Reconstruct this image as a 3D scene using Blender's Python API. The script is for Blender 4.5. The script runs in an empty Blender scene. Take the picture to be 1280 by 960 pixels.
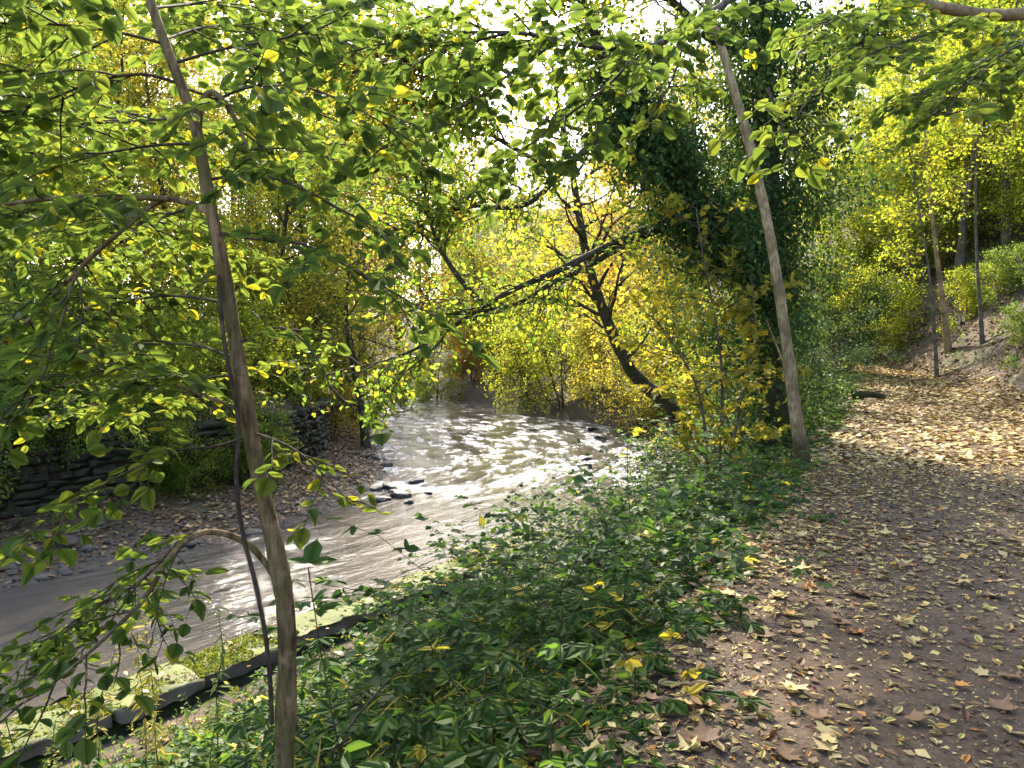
import bpy, math
import numpy as np
from mathutils import Matrix, Vector

# ------------------------------------------------------------------ camera, sky, sun, exposure
SC = bpy.context.scene
COL = SC.collection
LENS = 26.0
F = 640.0 / (18.0 / LENS)              # focal length in photograph pixels (1280 wide)
PITCH = math.atan(40.0 / F)            # a little downwards
CAM_Z = 1.55
cam = bpy.data.cameras.new('camera')
cam.lens = LENS
cam.sensor_width = 36.0
cam.clip_start = 0.05
cam.clip_end = 2000.0
cam_ob = bpy.data.objects.new('camera', cam)
COL.objects.link(cam_ob)
cam_ob.location = (0, 0, CAM_Z)
cam_ob.rotation_euler = (math.pi / 2 - PITCH, 0, 0)
SC.camera = cam_ob

SUN_AZ, SUN_EL = math.radians(-10.0), math.radians(40.0)
world = bpy.data.worlds.new('World')
SC.world = world
world.use_nodes = True
wn = world.node_tree
bg = wn.nodes['Background']
sky = wn.nodes.new('ShaderNodeTexSky')
sky.sky_type = 'NISHITA'
sky.sun_disc = False
sky.sun_elevation = SUN_EL
sky.sun_rotation = SUN_AZ
sky.air_density = 1.0
sky.dust_density = 2.6
sky.ozone_density = 1.0
wn.links.new(sky.outputs[0], bg.inputs[0])
bg.inputs[1].default_value = 0.15
sun = bpy.data.lights.new('sun', 'SUN')
sun.energy = 2.5
sun.angle = math.radians(0.6)
sun.color = (1.0, 0.91, 0.75)
sun_ob = bpy.data.objects.new('sun', sun)
COL.objects.link(sun_ob)
S = Vector((math.sin(SUN_AZ) * math.cos(SUN_EL), math.cos(SUN_AZ) * math.cos(SUN_EL), math.sin(SUN_EL)))
sun_ob.rotation_euler = (-S).to_track_quat('-Z', 'Y').to_euler()
sun_ob.location = (0, 0, 30)
SC.view_settings.view_transform = 'Standard'
SC.view_settings.look = 'None'
SC.view_settings.gamma = 1.0
SC.view_settings.exposure = 2.6
SC.view_settings.use_curve_mapping = False
SC.cycles.use_denoising = True
SC.cycles.max_bounces = 7
SC.cycles.diffuse_bounces = 4
SC.cycles.glossy_bounces = 2
SC.cycles.transmission_bounces = 5
SC.cycles.transparent_max_bounces = 4
SC.cycles.sample_clamp_indirect = 6.0
SC.cycles.caustics_reflective = False
SC.cycles.caustics_refractive = False

# ------------------------------------------------------------------ helpers
def at(px, py, d):
    """Point of the place at forward distance d (metres) along the sight line of a photograph pixel."""
    vx, vy = (px - 640.0) / F, -(py - 480.0) / F
    cp, sp = math.cos(PITCH), math.sin(PITCH)
    k = d / (cp + vy * sp)
    return np.array([vx * k, d, CAM_Z + k * (vy * cp - sp)])

def project(P):
    P = np.asarray(P, float)
    q = P - np.array([0, 0, CAM_Z])
    cp, sp = math.cos(PITCH), math.sin(PITCH)
    z = q[..., 1] * cp - q[..., 2] * sp
    u = q[..., 1] * sp + q[..., 2] * cp
    z2 = np.where(z > 0.1, z, 0.1)
    return 640 + F * q[..., 0] / z2, 480 - F * u / z2, z

def hash2(ix, iy, seed):
    n = (ix.astype(np.int64) * 374761393 + iy.astype(np.int64) * 668265263 + seed * 974634777) & 0x7fffffff
    n = ((n ^ (n >> 13)) * 1274126177) & 0x7fffffff
    n = n ^ (n >> 16)
    return (n & 0xffff) / 65535.0

def vnoise(x, y, seed=0):
    x, y = np.asarray(x, float), np.asarray(y, float)
    ix, iy = np.floor(x), np.floor(y)
    fx, fy = x - ix, y - iy
    fx, fy = fx * fx * (3 - 2 * fx), fy * fy * (3 - 2 * fy)
    a, b = hash2(ix, iy, seed), hash2(ix + 1, iy, seed)
    c, d = hash2(ix, iy + 1, seed), hash2(ix + 1, iy + 1, seed)
    return (a * (1 - fx) + b * fx) * (1 - fy) + (c * (1 - fx) + d * fx) * fy

def fbm(x, y, seed=0, octs=4):
    t, a, s = 0, 0.5, 0
    for o in range(octs):
        t = t + a * vnoise(x * 2 ** o, y * 2 ** o, seed + o)
        s += a
        a *= 0.5
    return t / s

def nrm(v):
    return v / np.maximum(np.linalg.norm(v, axis=-1, keepdims=True), 1e-9)

def sstep(a, b, x):
    t = np.clip((x - a) / (b - a), 0, 1)
    return t * t * (3 - 2 * t)

def chaikin(p, n=2):
    p = np.array(p, float)
    for _ in range(n):
        q = np.empty((2 * len(p) - 2, p.shape[1]))
        q[0::2] = 0.75 * p[:-1] + 0.25 * p[1:]
        q[1::2] = 0.25 * p[:-1] + 0.75 * p[1:]
        p = np.vstack([p[:1], q, p[-1:]])
    return p

def sdist(poly, x, y):
    """Signed distance, positive on the side to the right of the way the line runs."""
    best = np.full(np.shape(x), 1e9)
    sgn = np.ones(np.shape(x))
    for (ax, ay), (bx, by) in zip(poly[:-1], poly[1:]):
        dx, dy = bx - ax, by - ay
        t = np.clip(((x - ax) * dx + (y - ay) * dy) / (dx * dx + dy * dy), 0, 1)
        ex, ey = x - ax - t * dx, y - ay - t * dy
        d = ex * ex + ey * ey
        m = d < best - 1e-9
        best = np.where(m, d, best)
        sgn = np.where(m, np.where(dx * (y - ay) - dy * (x - ax) > 0, -1.0, 1.0), sgn)
    return np.sqrt(best) * sgn

def resample(p, n):
    p = np.asarray(p, float)
    s = np.r_[0, np.cumsum(np.linalg.norm(np.diff(p, axis=0), axis=1))]
    t = np.linspace(0, s[-1], n)
    return np.stack([np.interp(t, s, p[:, k]) for k in range(p.shape[1])], 1)

class Acc:
    """Collects vertices and faces for one mesh."""
    def __init__(self):
        self.v, self.f, self.t, self.l, self.n = [], [], [], [], 0
    def add(self, v, f, tint=None, lc=None):
        v = np.asarray(v, float).reshape(-1, 3)
        self.v.append(v)
        for ff in (f if isinstance(f, list) else [f]):
            if len(ff):
                self.f.append(np.asarray(ff, np.int64) + self.n)
        self.t.append(np.zeros(len(v)) if tint is None else np.broadcast_to(tint, (len(v),)))
        self.l.append(np.zeros((len(v), 3)) if lc is None else lc)
        self.n += len(v)
    def mesh(self, name, mats, smooth=True):
        me = bpy.data.meshes.new(name)
        v = np.concatenate(self.v).astype(np.float32)
        me.vertices.add(len(v))
        me.vertices.foreach_set('co', v.ravel())
        loops = np.concatenate([f.ravel() for f in self.f]).astype(np.int32)
        tot = np.concatenate([np.full(len(f), f.shape[1]) for f in self.f]).astype(np.int32)
        st = np.r_[0, np.cumsum(tot)[:-1]].astype(np.int32)
        me.loops.add(len(loops))
        me.loops.foreach_set('vertex_index', loops)
        me.polygons.add(len(tot))
        me.polygons.foreach_set('loop_start', st)
        me.polygons.foreach_set('loop_total', tot)
        if smooth:
            me.polygons.foreach_set('use_smooth', np.ones(len(tot), bool))
        a = me.attributes.new('tint', 'FLOAT', 'POINT')
        a.data.foreach_set('value', np.concatenate(self.t).astype(np.float32))
        a = me.attributes.new('lc', 'FLOAT_VECTOR', 'POINT')
        a.data.foreach_set('vector', np.concatenate(self.l).astype(np.float32).ravel())
        for m in (mats if isinstance(mats, (list, tuple)) else [mats]):
            me.materials.append(m)
        me.update(calc_edges=True)
        return me

def link(name, data, parent=None, loc=None, label=None, cat=None, group=None, kind=None):
    o = bpy.data.objects.new(name, data)
    COL.objects.link(o)
    if parent is not None:
        o.parent = parent
    if loc is not None:
        o.location = loc
    tag(o, label, cat, group, kind)
    return o

def tag(o, label=None, cat=None, group=None, kind=None):
    for k, v in (('label', label), ('category', cat), ('group', group), ('kind', kind)):
        if v:
            o[k] = v
    return o

def build(acc, name, mats, parent=None, origin=None, smooth=True, **kw):
    if origin is not None:
        for i in range(len(acc.v)):
            acc.v[i] = acc.v[i] - np.asarray(origin, float)
    me = acc.mesh(name, mats, smooth)
    return link(name, me, parent, None if parent is not None else origin, **kw)

def tubes(acc, P, R, sides=5, tint=None, cap=False):
    P = np.asarray(P, float)
    R = np.asarray(R, float)
    B, N, _ = P.shape
    T = nrm(np.gradient(P, axis=1))
    mt = nrm(P[:, -1] - P[:, 0])
    ref = np.where(np.abs(mt[:, 2:3]) < 0.8, np.array([[0, 0, 1.0]]), np.array([[1.0, 0.13, 0]]))
    U = nrm(np.cross(T, ref[:, None, :]))
    V = np.cross(T, U)
    a = np.linspace(0, 2 * np.pi, sides, endpoint=False)
    ring = U[:, :, None, :] * np.cos(a)[None, None, :, None] + V[:, :, None, :] * np.sin(a)[None, None, :, None]
    if R.ndim == 2:
        R = R[:, :, None]
    v = P[:, :, None, :] + ring * R[..., None]
    idx = np.arange(B * N * sides).reshape(B, N, sides)
    i0, i1 = idx[:, :-1], idx[:, 1:]
    f = np.stack([i0, np.roll(i0, -1, 2), np.roll(i1, -1, 2), i1], -1).reshape(-1, 4)
    fs = [f]
    if cap:
        fs.append(idx[:, 0, ::-1].reshape(B, sides))
        fs.append(idx[:, -1].reshape(B, sides))
    acc.add(v.reshape(-1, 3), fs, tint)

# leaf outlines: x across, y along, z out of the blade
def side_leaf(ws, droop=0.1, fold=0.14, petiole=0.16):
    """ws = [(along, half width)...]; midrib folded, tip drooping."""
    n = len(ws)
    v = [(0, 0, 0)] + [(0, y, -droop * y * y) for y, w in ws] + [(0, 1, -droop)]
    for s in (1, -1):
        v += [(s * w, y, fold * w - droop * y * y) for y, w in ws]
    tri, quad = [], []
    for s in (0, 1):
        o = n + 2 + s * n
        tri.append((0, o, 1))
        for k in range(n - 1):
            quad.append((1 + k, o + k, o + k + 1, 2 + k))
        tri.append((n, o + n - 1, n + 1))
    if petiole:
        b = len(v)
        v += [(0.014, 0.01, -0.004), (-0.014, 0.01, -0.004), (-0.009, -petiole, 0.01), (0.009, -petiole, 0.01)]
        quad.append((b, b + 1, b + 2, b + 3))
    return np.array(v, float), [np.array(tri), np.array(quad)]

OVAL = side_leaf([(0.05, 0.15), (0.18, 0.30), (0.38, 0.385), (0.58, 0.37), (0.76, 0.265), (0.91, 0.11)], fold=.08)
OVAL_S = side_leaf([(0.16, 0.22), (0.45, 0.34), (0.76, 0.22)], petiole=0)
LANCE = side_leaf([(0.2, 0.1), (0.55, 0.11)], droop=0.25, petiole=0)
BLADE = side_leaf([(.25, .02), (.6, .018)], droop=.5, petiole=0)
KITE = (np.array([(0, 0, 0), (.33, .42, .05), (0, 1, -.06), (-.33, .42, .05), (0, .45, -.03)], float),
        [np.array([(0, 1, 4), (1, 2, 4), (2, 3, 4), (3, 0, 4)])])
BLEAF = side_leaf([(.2, .25), (.62, .28)], petiole=0)
RHOMB = (np.array([(0, 0, 0), (.36, .45, .08), (0, 1, 0), (-.36, .45, .08)], float),
         [np.array([(0, 1, 2), (0, 2, 3)])])
def maple_leaf(curl=0.25):
    ol = [(0, 0), (.2, -.06), (.42, .02), (.34, .2), (.56, .44), (.3, .46), (.24, .6), (.12, .66), (0, 1)]
    pts = ol + [(-x, y) for x, y in ol[-2:0:-1]]
    v = [(0, .3, 0)] + [(x, y, curl * (x * x + (y - .3) ** 2) * (1 if (i % 3) else .55)) for i, (x, y) in enumerate(pts)]
    n = len(pts)
    tri = [(0, 1 + i, 1 + (i + 1) % n) for i in range(n)]
    b = len(v)
    v += [(0.015, 0.02, 0), (-0.015, 0.02, 0), (-0.01, -.4, 0.05), (0.01, -.4, 0.05)]
    return np.array(v, float), [np.array(tri), np.array([(b, b + 1, b + 2, b + 3)])]
MAPLE = maple_leaf()

def leaf_frames(D, Nv):
    D = nrm(D)
    X = nrm(np.cross(D, Nv))
    Z = np.cross(X, D)
    return X, D, Z

def add_leaves(acc, P, D, Nv, size, tint, tpl):
    tv, tf = tpl
    X, Y, Z = leaf_frames(D, Nv)
    sz = np.asarray(size, float)[:, None, None]
    v = P[:, None, :] + sz * (tv[None, :, 0:1] * X[:, None] + tv[None, :, 1:2] * Y[:, None] + tv[None, :, 2:3] * Z[:, None])
    K, M = len(tv), len(P)
    off = (np.arange(M) * K)[:, None, None]
    fs = [(f[None] + off).reshape(-1, f.shape[1]) for f in tf]
    acc.add(v.reshape(-1, 3), fs, np.repeat(tint, K), np.tile(tv, (M, 1)))

# ------------------------------------------------------------------ materials
def mat(name):
    m = bpy.data.materials.new(name)
    m.use_nodes = True
    nt = m.node_tree
    b = nt.nodes['Principled BSDF']
    return m, nt, b, nt.nodes['Material Output']

def N(nt, kind, **kw):
    n = nt.nodes.new(kind)
    for k, v in kw.items():
        setattr(n, k, v)
    return n

def ramp(nt, stops, inp=None, interp='LINEAR'):
    r = N(nt, 'ShaderNodeValToRGB')
    r.color_ramp.interpolation = interp
    e = r.color_ramp.elements
    while len(e) < len(stops):
        e.new(0.5)
    for k, (p, c) in enumerate(stops):
        e[k].position = p
        e[k].color = (*c, 1) if len(c) == 3 else c
    if inp is not None:
        nt.links.new(inp, r.inputs[0])
    return r

def noise(nt, scale, detail=4, rough=0.55, vec=None, stretch=None):
    n = N(nt, 'ShaderNodeTexNoise')
    n.inputs['Scale'].default_value = scale
    n.inputs['Detail'].default_value = detail
    n.inputs['Roughness'].default_value = rough
    tc = N(nt, 'ShaderNodeTexCoord')
    src = tc.outputs['Object'] if vec is None else vec
    if stretch:
        mp = N(nt, 'ShaderNodeMapping')
        mp.inputs['Scale'].default_value = stretch
        nt.links.new(src, mp.inputs[0])
        src = mp.outputs[0]
    nt.links.new(src, n.inputs['Vector'])
    return n

def bump(nt, b, h, strength=0.5, dist=0.02):
    bp = N(nt, 'ShaderNodeBump')
    bp.inputs['Strength'].default_value = strength
    bp.inputs['Distance'].default_value = dist
    nt.links.new(h, bp.inputs['Height'])
    nt.links.new(bp.outputs[0], b.inputs['Normal'])

def mixrgb(nt, fac, a, b, mode='MIX'):
    m = N(nt, 'ShaderNodeMix', data_type='RGBA', blend_type=mode)
    for sock, val in ((m.inputs[0], fac), (m.inputs[6], a), (m.inputs[7], b)):
        if hasattr(val, 'links'):
            nt.links.new(val, sock)
        elif isinstance(val, (int, float)):
            sock.default_value = val
        else:
            sock.default_value = (*val, 1)
    return m.outputs[2]

def leaf_mat(name, stops, trans=0.5, boost=1.9, gloss=0.12, rough=0.55, veins=False, yellow=1.0):
    """stops: colour by the leaf's own tint (0..1); light passes through the blade, warmer than it reflects."""
    m, nt, b, out = mat(name)
    at_ = N(nt, 'ShaderNodeAttribute', attribute_name='tint')
    r = ramp(nt, stops, at_.outputs['Fac'])
    colr = r.outputs[0]
    if veins:
        lc = N(nt, 'ShaderNodeAttribute', attribute_name='lc')
        sx = N(nt, 'ShaderNodeSeparateXYZ')
        nt.links.new(lc.outputs['Vector'], sx.inputs[0])
        ab = N(nt, 'ShaderNodeMath', operation='ABSOLUTE'); nt.links.new(sx.outputs[0], ab.inputs[0])
        # side veins: stripes running out and forward from the midrib
        m1 = N(nt, 'ShaderNodeMath', operation='MULTIPLY_ADD'); nt.links.new(ab.outputs[0], m1.inputs[0]); m1.inputs[1].default_value = -0.8
        nt.links.new(sx.outputs[1], m1.inputs[2])
        m2 = N(nt, 'ShaderNodeMath', operation='MULTIPLY'); nt.links.new(m1.outputs[0], m2.inputs[0]); m2.inputs[1].default_value = 9.0
        m3 = N(nt, 'ShaderNodeMath', operation='FRACT'); nt.links.new(m2.outputs[0], m3.inputs[0])
        m4 = N(nt, 'ShaderNodeMath', operation='LESS_THAN'); nt.links.new(m3.outputs[0], m4.inputs[0]); m4.inputs[1].default_value = 0.13
        m5 = N(nt, 'ShaderNodeMath', operation='LESS_THAN'); nt.links.new(ab.outputs[0], m5.inputs[0]); m5.inputs[1].default_value = 0.016
        m6 = N(nt, 'ShaderNodeMath', operation='MAXIMUM'); nt.links.new(m4.outputs[0], m6.inputs[0]); nt.links.new(m5.outputs[0], m6.inputs[1])
        m7 = N(nt, 'ShaderNodeMath', operation='MULTIPLY'); nt.links.new(m6.outputs[0], m7.inputs[0]); m7.inputs[1].default_value = 0.35
        g = N(nt, 'ShaderNodeGamma'); nt.links.new(colr, g.inputs[0]); g.inputs[1].default_value = 1.35
        colr = mixrgb(nt, m7.outputs[0], colr, g.outputs[0])
        vm = N(nt, 'ShaderNodeVectorMath', operation='ADD')
        nt.links.new(lc.outputs['Vector'], vm.inputs[0])
        cx = N(nt, 'ShaderNodeCombineXYZ'); t9 = N(nt, 'ShaderNodeMath', operation='MULTIPLY'); t9.inputs[1].default_value = 917.0
        nt.links.new(at_.outputs['Fac'], t9.inputs[0]); nt.links.new(t9.outputs[0], cx.inputs[2]); nt.links.new(cx.outputs[0], vm.inputs[1])
        sp_ = noise(nt, 4.5, 4, .6, vec=vm.outputs[0])
        colr = mixrgb(nt, ramp(nt, [(.66, (0, 0, 0)), (.72, (.75, .75, .75))], sp_.outputs['Fac']).outputs[0], colr, (.11, .065, .02))
        ns = noise(nt, 40, 3)
        colr = mixrgb(nt, 0.35, colr, mixrgb(nt, 1.0, colr, ramp(nt, [(0.3, (.55, .55, .5)), (0.7, (1.3, 1.25, 1.1))], ns.outputs['Fac']).outputs[0], 'MULTIPLY'))
    nt.links.new(colr, b.inputs['Base Color'])
    b.inputs['Roughness'].default_value = rough
    b.inputs['Specular IOR Level'].default_value = gloss
    tr = N(nt, 'ShaderNodeBsdfTranslucent')
    tcol = mixrgb(nt, 1.0, colr, (boost * 1.05 * yellow, boost, boost * 0.62), 'MULTIPLY')
    nt.links.new(tcol, tr.inputs[0])
    mx = N(nt, 'ShaderNodeMixShader')
    mx.inputs[0].default_value = trans
    nt.links.new(b.outputs[0], mx.inputs[1])
    nt.links.new(tr.outputs[0], mx.inputs[2])
    nt.links.new(mx.outputs[0], out.inputs[0])
    return m

GREEN = [(0, (.045, .075, .020)), (.45, (.080, .122, .026)), (.8, (.125, .160, .030)), (1, (.27, .25, .02))]
MID = [(0, (.045, .085, .014)), (.4, (.085, .14, .02)), (.7, (.16, .18, .022)), (1, (.30, .22, .025))]
YEL = [(0, (.075, .105, .020)), (.35, (.17, .18, .030)), (.7, (.34, .285, .04)), (1, (.48, .36, .035))]
ORA = [(0, (.10, .11, .02)), (.35, (.24, .17, .03)), (.7, (.36, .19, .03)), (1, (.34, .12, .025))]
L_NEAR = leaf_mat('leaf_fresh_green', GREEN, .54, 2.0, .08, .6, veins=True)
L_GREEN = leaf_mat('leaf_green', GREEN, .62, 2.6)
L_MID = leaf_mat('leaf_turning', MID, .62, 2.6)
L_YEL = leaf_mat('leaf_yellow', YEL, .62, 1.75)
L_ORA = leaf_mat('leaf_orange', ORA, .62, 2.1)
L_BRIGHT = leaf_mat('leaf_yellow_green', [(0, (.08, .13, .016)), (.5, (.18, .22, .024)), (1, (.36, .33, .028))], .64, 2.2)
L_IVY = leaf_mat('leaf_ivy', [(0, (.020, .045, .014)), (.6, (.045, .085, .022)), (1, (.10, .14, .03))], .35, 1.8, .12, .6)
L_BRAM = leaf_mat('leaf_bramble', [(0, (.020, .048, .013)), (.5, (.048, .095, .019)), (.93, (.10, .165, .026)), (.965, (.34, .30, .03)), (1, (.42, .34, .04))], .5, 2.4, .22, .55)
L_PALE = leaf_mat('leaf_pale_herb', [(0, (.07, .12, .03)), (.6, (.16, .19, .04)), (1, (.36, .30, .06))], .45, 1.7)
L_DEAD = leaf_mat('leaf_fallen', [(0, (.055, .028, .016)), (.3, (.15, .075, .035)), (.55, (.30, .195, .085)), (.78, (.44, .34, .14)), (.93, (.52, .42, .12)), (1, (.45, .17, .03))], .12, 1.2, .3, .6, veins=True)

def bark_mat(name, dark, light, scale=9, moss=None, st=(1, 1, .25), bstr=.6):
    m, nt, b, out = mat(name)
    n1 = noise(nt, scale * 4, 6, .65, stretch=st)
    n2 = noise(nt, scale * .35, 3, .5)
    c = ramp(nt, [(0.40, dark), (0.60, light)], n1.outputs['Fac']).outputs[0]
    nl = noise(nt, scale * 1.3, 6, .7)
    c = mixrgb(nt, ramp(nt, [(0.54, (0, 0, 0)), (0.62, (.55, .55, .55))], nl.outputs['Fac']).outputs[0], c, tuple(min(.5, x * 1.35 + .02) for x in light))
    c = mixrgb(nt, ramp(nt, [(0.4, (0, 0, 0)), (0.65, (.7, .7, .7))], n2.outputs['Fac']).outputs[0], c, tuple(x * .55 for x in dark))
    # fine horizontal lenticels
    n4 = noise(nt, scale * 5, 3, .5, stretch=(.5, .5, 4.5))
    c = mixrgb(nt, ramp(nt, [(0.62, (0, 0, 0)), (0.7, (.5, .5, .5))], n4.outputs['Fac']).outputs[0], c, tuple(x * .6 for x in dark))
    if moss:
        n3 = noise(nt, scale * .7, 5, .6)
        c = mixrgb(nt, ramp(nt, [(0.47, (0, 0, 0)), (0.62, (.85, .85, .85))], n3.outputs['Fac']).outputs[0], c, moss)
    tn = N(nt, 'ShaderNodeAttribute', attribute_name='tint')      # dark, damp foot of the trunk
    c = mixrgb(nt, tn.outputs['Fac'], c, (.05, .033, .02))
    nt.links.new(c, b.inputs['Base Color'])
    b.inputs['Roughness'].default_value = .85
    b.inputs['Specular IOR Level'].default_value = .1
    bump(nt, b, n1.outputs['Fac'], min(1, bstr * 1.3), .03)
    return m
B_SAP = bark_mat('bark_young_brown', (.10, .062, .03), (.36, .245, .125), 9, moss=(.17, .135, .05), st=(1, 1, .18), bstr=1.0)
B_PALE = bark_mat('bark_pale', (.20, .135, .068), (.42, .30, .16), 8, bstr=.4)
B_DARK = bark_mat('bark_dark', (.035, .028, .02), (.10, .08, .055), 8, moss=(.05, .06, .02))
B_MID = bark_mat('bark_grey_brown', (.08, .062, .042), (.18, .145, .10), 8)
B_TWIG = bark_mat('bark_twig', (.045, .033, .02), (.11, .08, .05), 14, bstr=.2)
B_VINE = bark_mat('bark_vine', (.06, .04, .03), (.14, .095, .07), 14)

def soil_mat():
    m, nt, b, out = mat('soil_leaf_mould')
    n1, n2 = noise(nt, 6, 8, .7), noise(nt, .5, 4, .5)
    c = ramp(nt, [(.3, (.020, .012, .007)), (.5, (.058, .036, .019)), (.72, (.13, .08, .038))], n1.outputs['Fac']).outputs[0]
    c = mixrgb(nt, ramp(nt, [(.45, (0, 0, 0)), (.65, (.7, .7, .7))], n2.outputs['Fac']).outputs[0], c, (.045, .05, .018))
    nt.links.new(c, b.inputs['Base Color'])
    b.inputs['Roughness'].default_value = .95
    bump(nt, b, n1.outputs['Fac'], .9, .05)
    return m
M_SOIL = soil_mat()

def path_mat():
    m, nt, b, out = mat('path_trodden_grit')
    n1, n2, n3 = noise(nt, 2.2, 6, .6), noise(nt, 28, 5, .7), noise(nt, .8, 3, .5)
    c = ramp(nt, [(.32, (.046, .030, .018)), (.55, (.096, .065, .040)), (.75, (.15, .105, .066))], n1.outputs['Fac']).outputs[0]
    c = mixrgb(nt, .55, c, ramp(nt, [(.3, (.020, .0135, .009)), (.7, (.135, .098, .067))], n2.outputs['Fac']).outputs[0])
    tc = N(nt, 'ShaderNodeTexCoord')
    vo = N(nt, 'ShaderNodeTexVoronoi'); vo.inputs['Scale'].default_value = 46
    nt.links.new(tc.outputs['Object'], vo.inputs['Vector'])
    spk = ramp(nt, [(.10, (1, 1, 1)), (.2, (0, 0, 0))], vo.outputs['Distance']).outputs[0]
    keep = N(nt, 'ShaderNodeMath', operation='GREATER_THAN'); keep.inputs[1].default_value = .60
    sp = N(nt, 'ShaderNodeSeparateColor'); nt.links.new(vo.outputs['Color'], sp.inputs[0]); nt.links.new(sp.outputs[0], keep.inputs[0])
    ml = N(nt, 'ShaderNodeMath', operation='MULTIPLY'); nt.links.new(spk, ml.inputs[0]); nt.links.new(keep.outputs[0], ml.inputs[1])
    c = mixrgb(nt, ml.outputs[0], c, (.46, .40, .30))
    nt.links.new(c, b.inputs['Base Color'])
    rr = ramp(nt, [(.4, (.7, .7, .7)), (.6, (.95, .95, .95))], n3.outputs['Fac'])
    b.inputs['Specular IOR Level'].default_value = .12
    nt.links.new(rr.outputs[0], b.inputs['Roughness'])
    ad = N(nt, 'ShaderNodeMath', operation='ADD'); nt.links.new(n2.outputs['Fac'], ad.inputs[0]); nt.links.new(ml.outputs[0], ad.inputs[1])
    bump(nt, b, ad.outputs[0], .8, .02)
    return m
M_PATH = path_mat()

def stone_mat(name, a, c2, moss=None, scale=5, rough=.85):
    m, nt, b, out = mat(name)
    n1, n2 = noise(nt, scale, 7, .65), noise(nt, scale * .5, 4, .55)
    c = ramp(nt, [(.3, a), (.7, c2)], n1.outputs['Fac']).outputs[0]
    oi = N(nt, 'ShaderNodeObjectInfo')
    c = mixrgb(nt, 1.0, c, ramp(nt, [(0, (.6, .58, .55)), (1, (1.25, 1.2, 1.15))], oi.outputs['Random']).outputs[0], 'MULTIPLY')
    if moss:
        g = N(nt, 'ShaderNodeNewGeometry')
        sx = N(nt, 'ShaderNodeSeparateXYZ'); nt.links.new(g.outputs['Normal'], sx.inputs[0])
        ml = N(nt, 'ShaderNodeMath', operation='MULTIPLY')
        nt.links.new(ramp(nt, [(.35, (0, 0, 0)), (.75, (1, 1, 1))], sx.outputs[2]).outputs[0], ml.inputs[0])
        nt.links.new(ramp(nt, [(.36, (0, 0, 0)), (.5, (1, 1, 1))], n2.outputs['Fac']).outputs[0], ml.inputs[1])
        c = mixrgb(nt, ml.outputs[0], c, moss)
    nt.links.new(c, b.inputs['Base Color'])
    b.inputs['Roughness'].default_value = rough
    bump(nt, b, n1.outputs['Fac'], .7, .04)
    return m
M_COPE = stone_mat('coping_stone', (.045, .038, .028), (.14, .118, .085), moss=(.085, .10, .014), scale=3)
M_WALL = stone_mat('wall_stone', (.018, .015, .011), (.06, .05, .036), moss=(.035, .05, .012))
M_WET = stone_mat('wet_rock', (.010, .009, .009), (.04, .034, .030), rough=.5)
M_PEB = stone_mat('beach_stone', (.03, .024, .019), (.11, .088, .068), rough=.8)
M_MOSS = leaf_mat('moss', [(0, (.065, .085, .01)), (1, (.19, .205, .02))], .35, 1.6, .2, .8)

def water_mat():
    m, nt, b, out = mat('river_water')
    fo = N(nt, 'ShaderNodeAttribute', attribute_name='tint')
    lc = N(nt, 'ShaderNodeAttribute', attribute_name='lc')       # along / across the flow, roughness of the reach
    vec = lc.outputs['Vector']
    rp_ = N(nt, 'ShaderNodeSeparateXYZ'); nt.links.new(vec, rp_.inputs[0])
    n1 = noise(nt, 2.3, 8, .74, vec=vec, stretch=(.8, 1.7, .3))
    n2 = noise(nt, 1.5, 5, .6, vec=vec, stretch=(.8, 1.5, .3))
    n3 = noise(nt, 7, 5, .65, vec=vec, stretch=(.75, 1.2, .3))
    ad = N(nt, 'ShaderNodeMath', operation='MULTIPLY_ADD'); nt.links.new(n1.outputs['Fac'], ad.inputs[0]); ad.inputs[1].default_value = 1.25
    nt.links.new(fo.outputs['Fac'], ad.inputs[2])
    mask = ramp(nt, [(.80, (0, 0, 0)), (.93, (.35, .35, .35)), (1.08, (.85, .85, .85))], ad.outputs[0]).outputs[0]
    c = mixrgb(nt, n2.outputs['Fac'], (.048, .041, .034), (.078, .068, .058))
    c = mixrgb(nt, mask, c, (.26, .27, .32))
    nt.links.new(c, b.inputs['Base Color'])
    rr = N(nt, 'ShaderNodeMath', operation='MULTIPLY_ADD'); nt.links.new(mask, rr.inputs[0]); rr.inputs[1].default_value = .4; rr.inputs[2].default_value = .06
    nt.links.new(rr.outputs[0], b.inputs['Roughness'])
    b.inputs['IOR'].default_value = 1.333
    h = N(nt, 'ShaderNodeMath', operation='MULTIPLY_ADD'); nt.links.new(n3.outputs['Fac'], h.inputs[0]); h.inputs[1].default_value = .35
    nt.links.new(n2.outputs['Fac'], h.inputs[2])
    h2 = N(nt, 'ShaderNodeMath', operation='MULTIPLY_ADD'); nt.links.new(mask, h2.inputs[0]); h2.inputs[1].default_value = .35
    nt.links.new(h.outputs[0], h2.inputs[2])
    bp = N(nt, 'ShaderNodeBump'); bp.inputs['Distance'].default_value = .05
    st = N(nt, 'ShaderNodeMath', operation='MULTIPLY_ADD'); nt.links.new(rp_.outputs[2], st.inputs[0]); st.inputs[1].default_value = -.16; st.inputs[2].default_value = .6
    nt.links.new(st.outputs[0], bp.inputs['Strength'])
    nt.links.new(h2.outputs[0], bp.inputs['Height'])
    nt.links.new(bp.outputs[0], b.inputs['Normal'])
    return m
M_WATER = water_mat()

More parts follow.
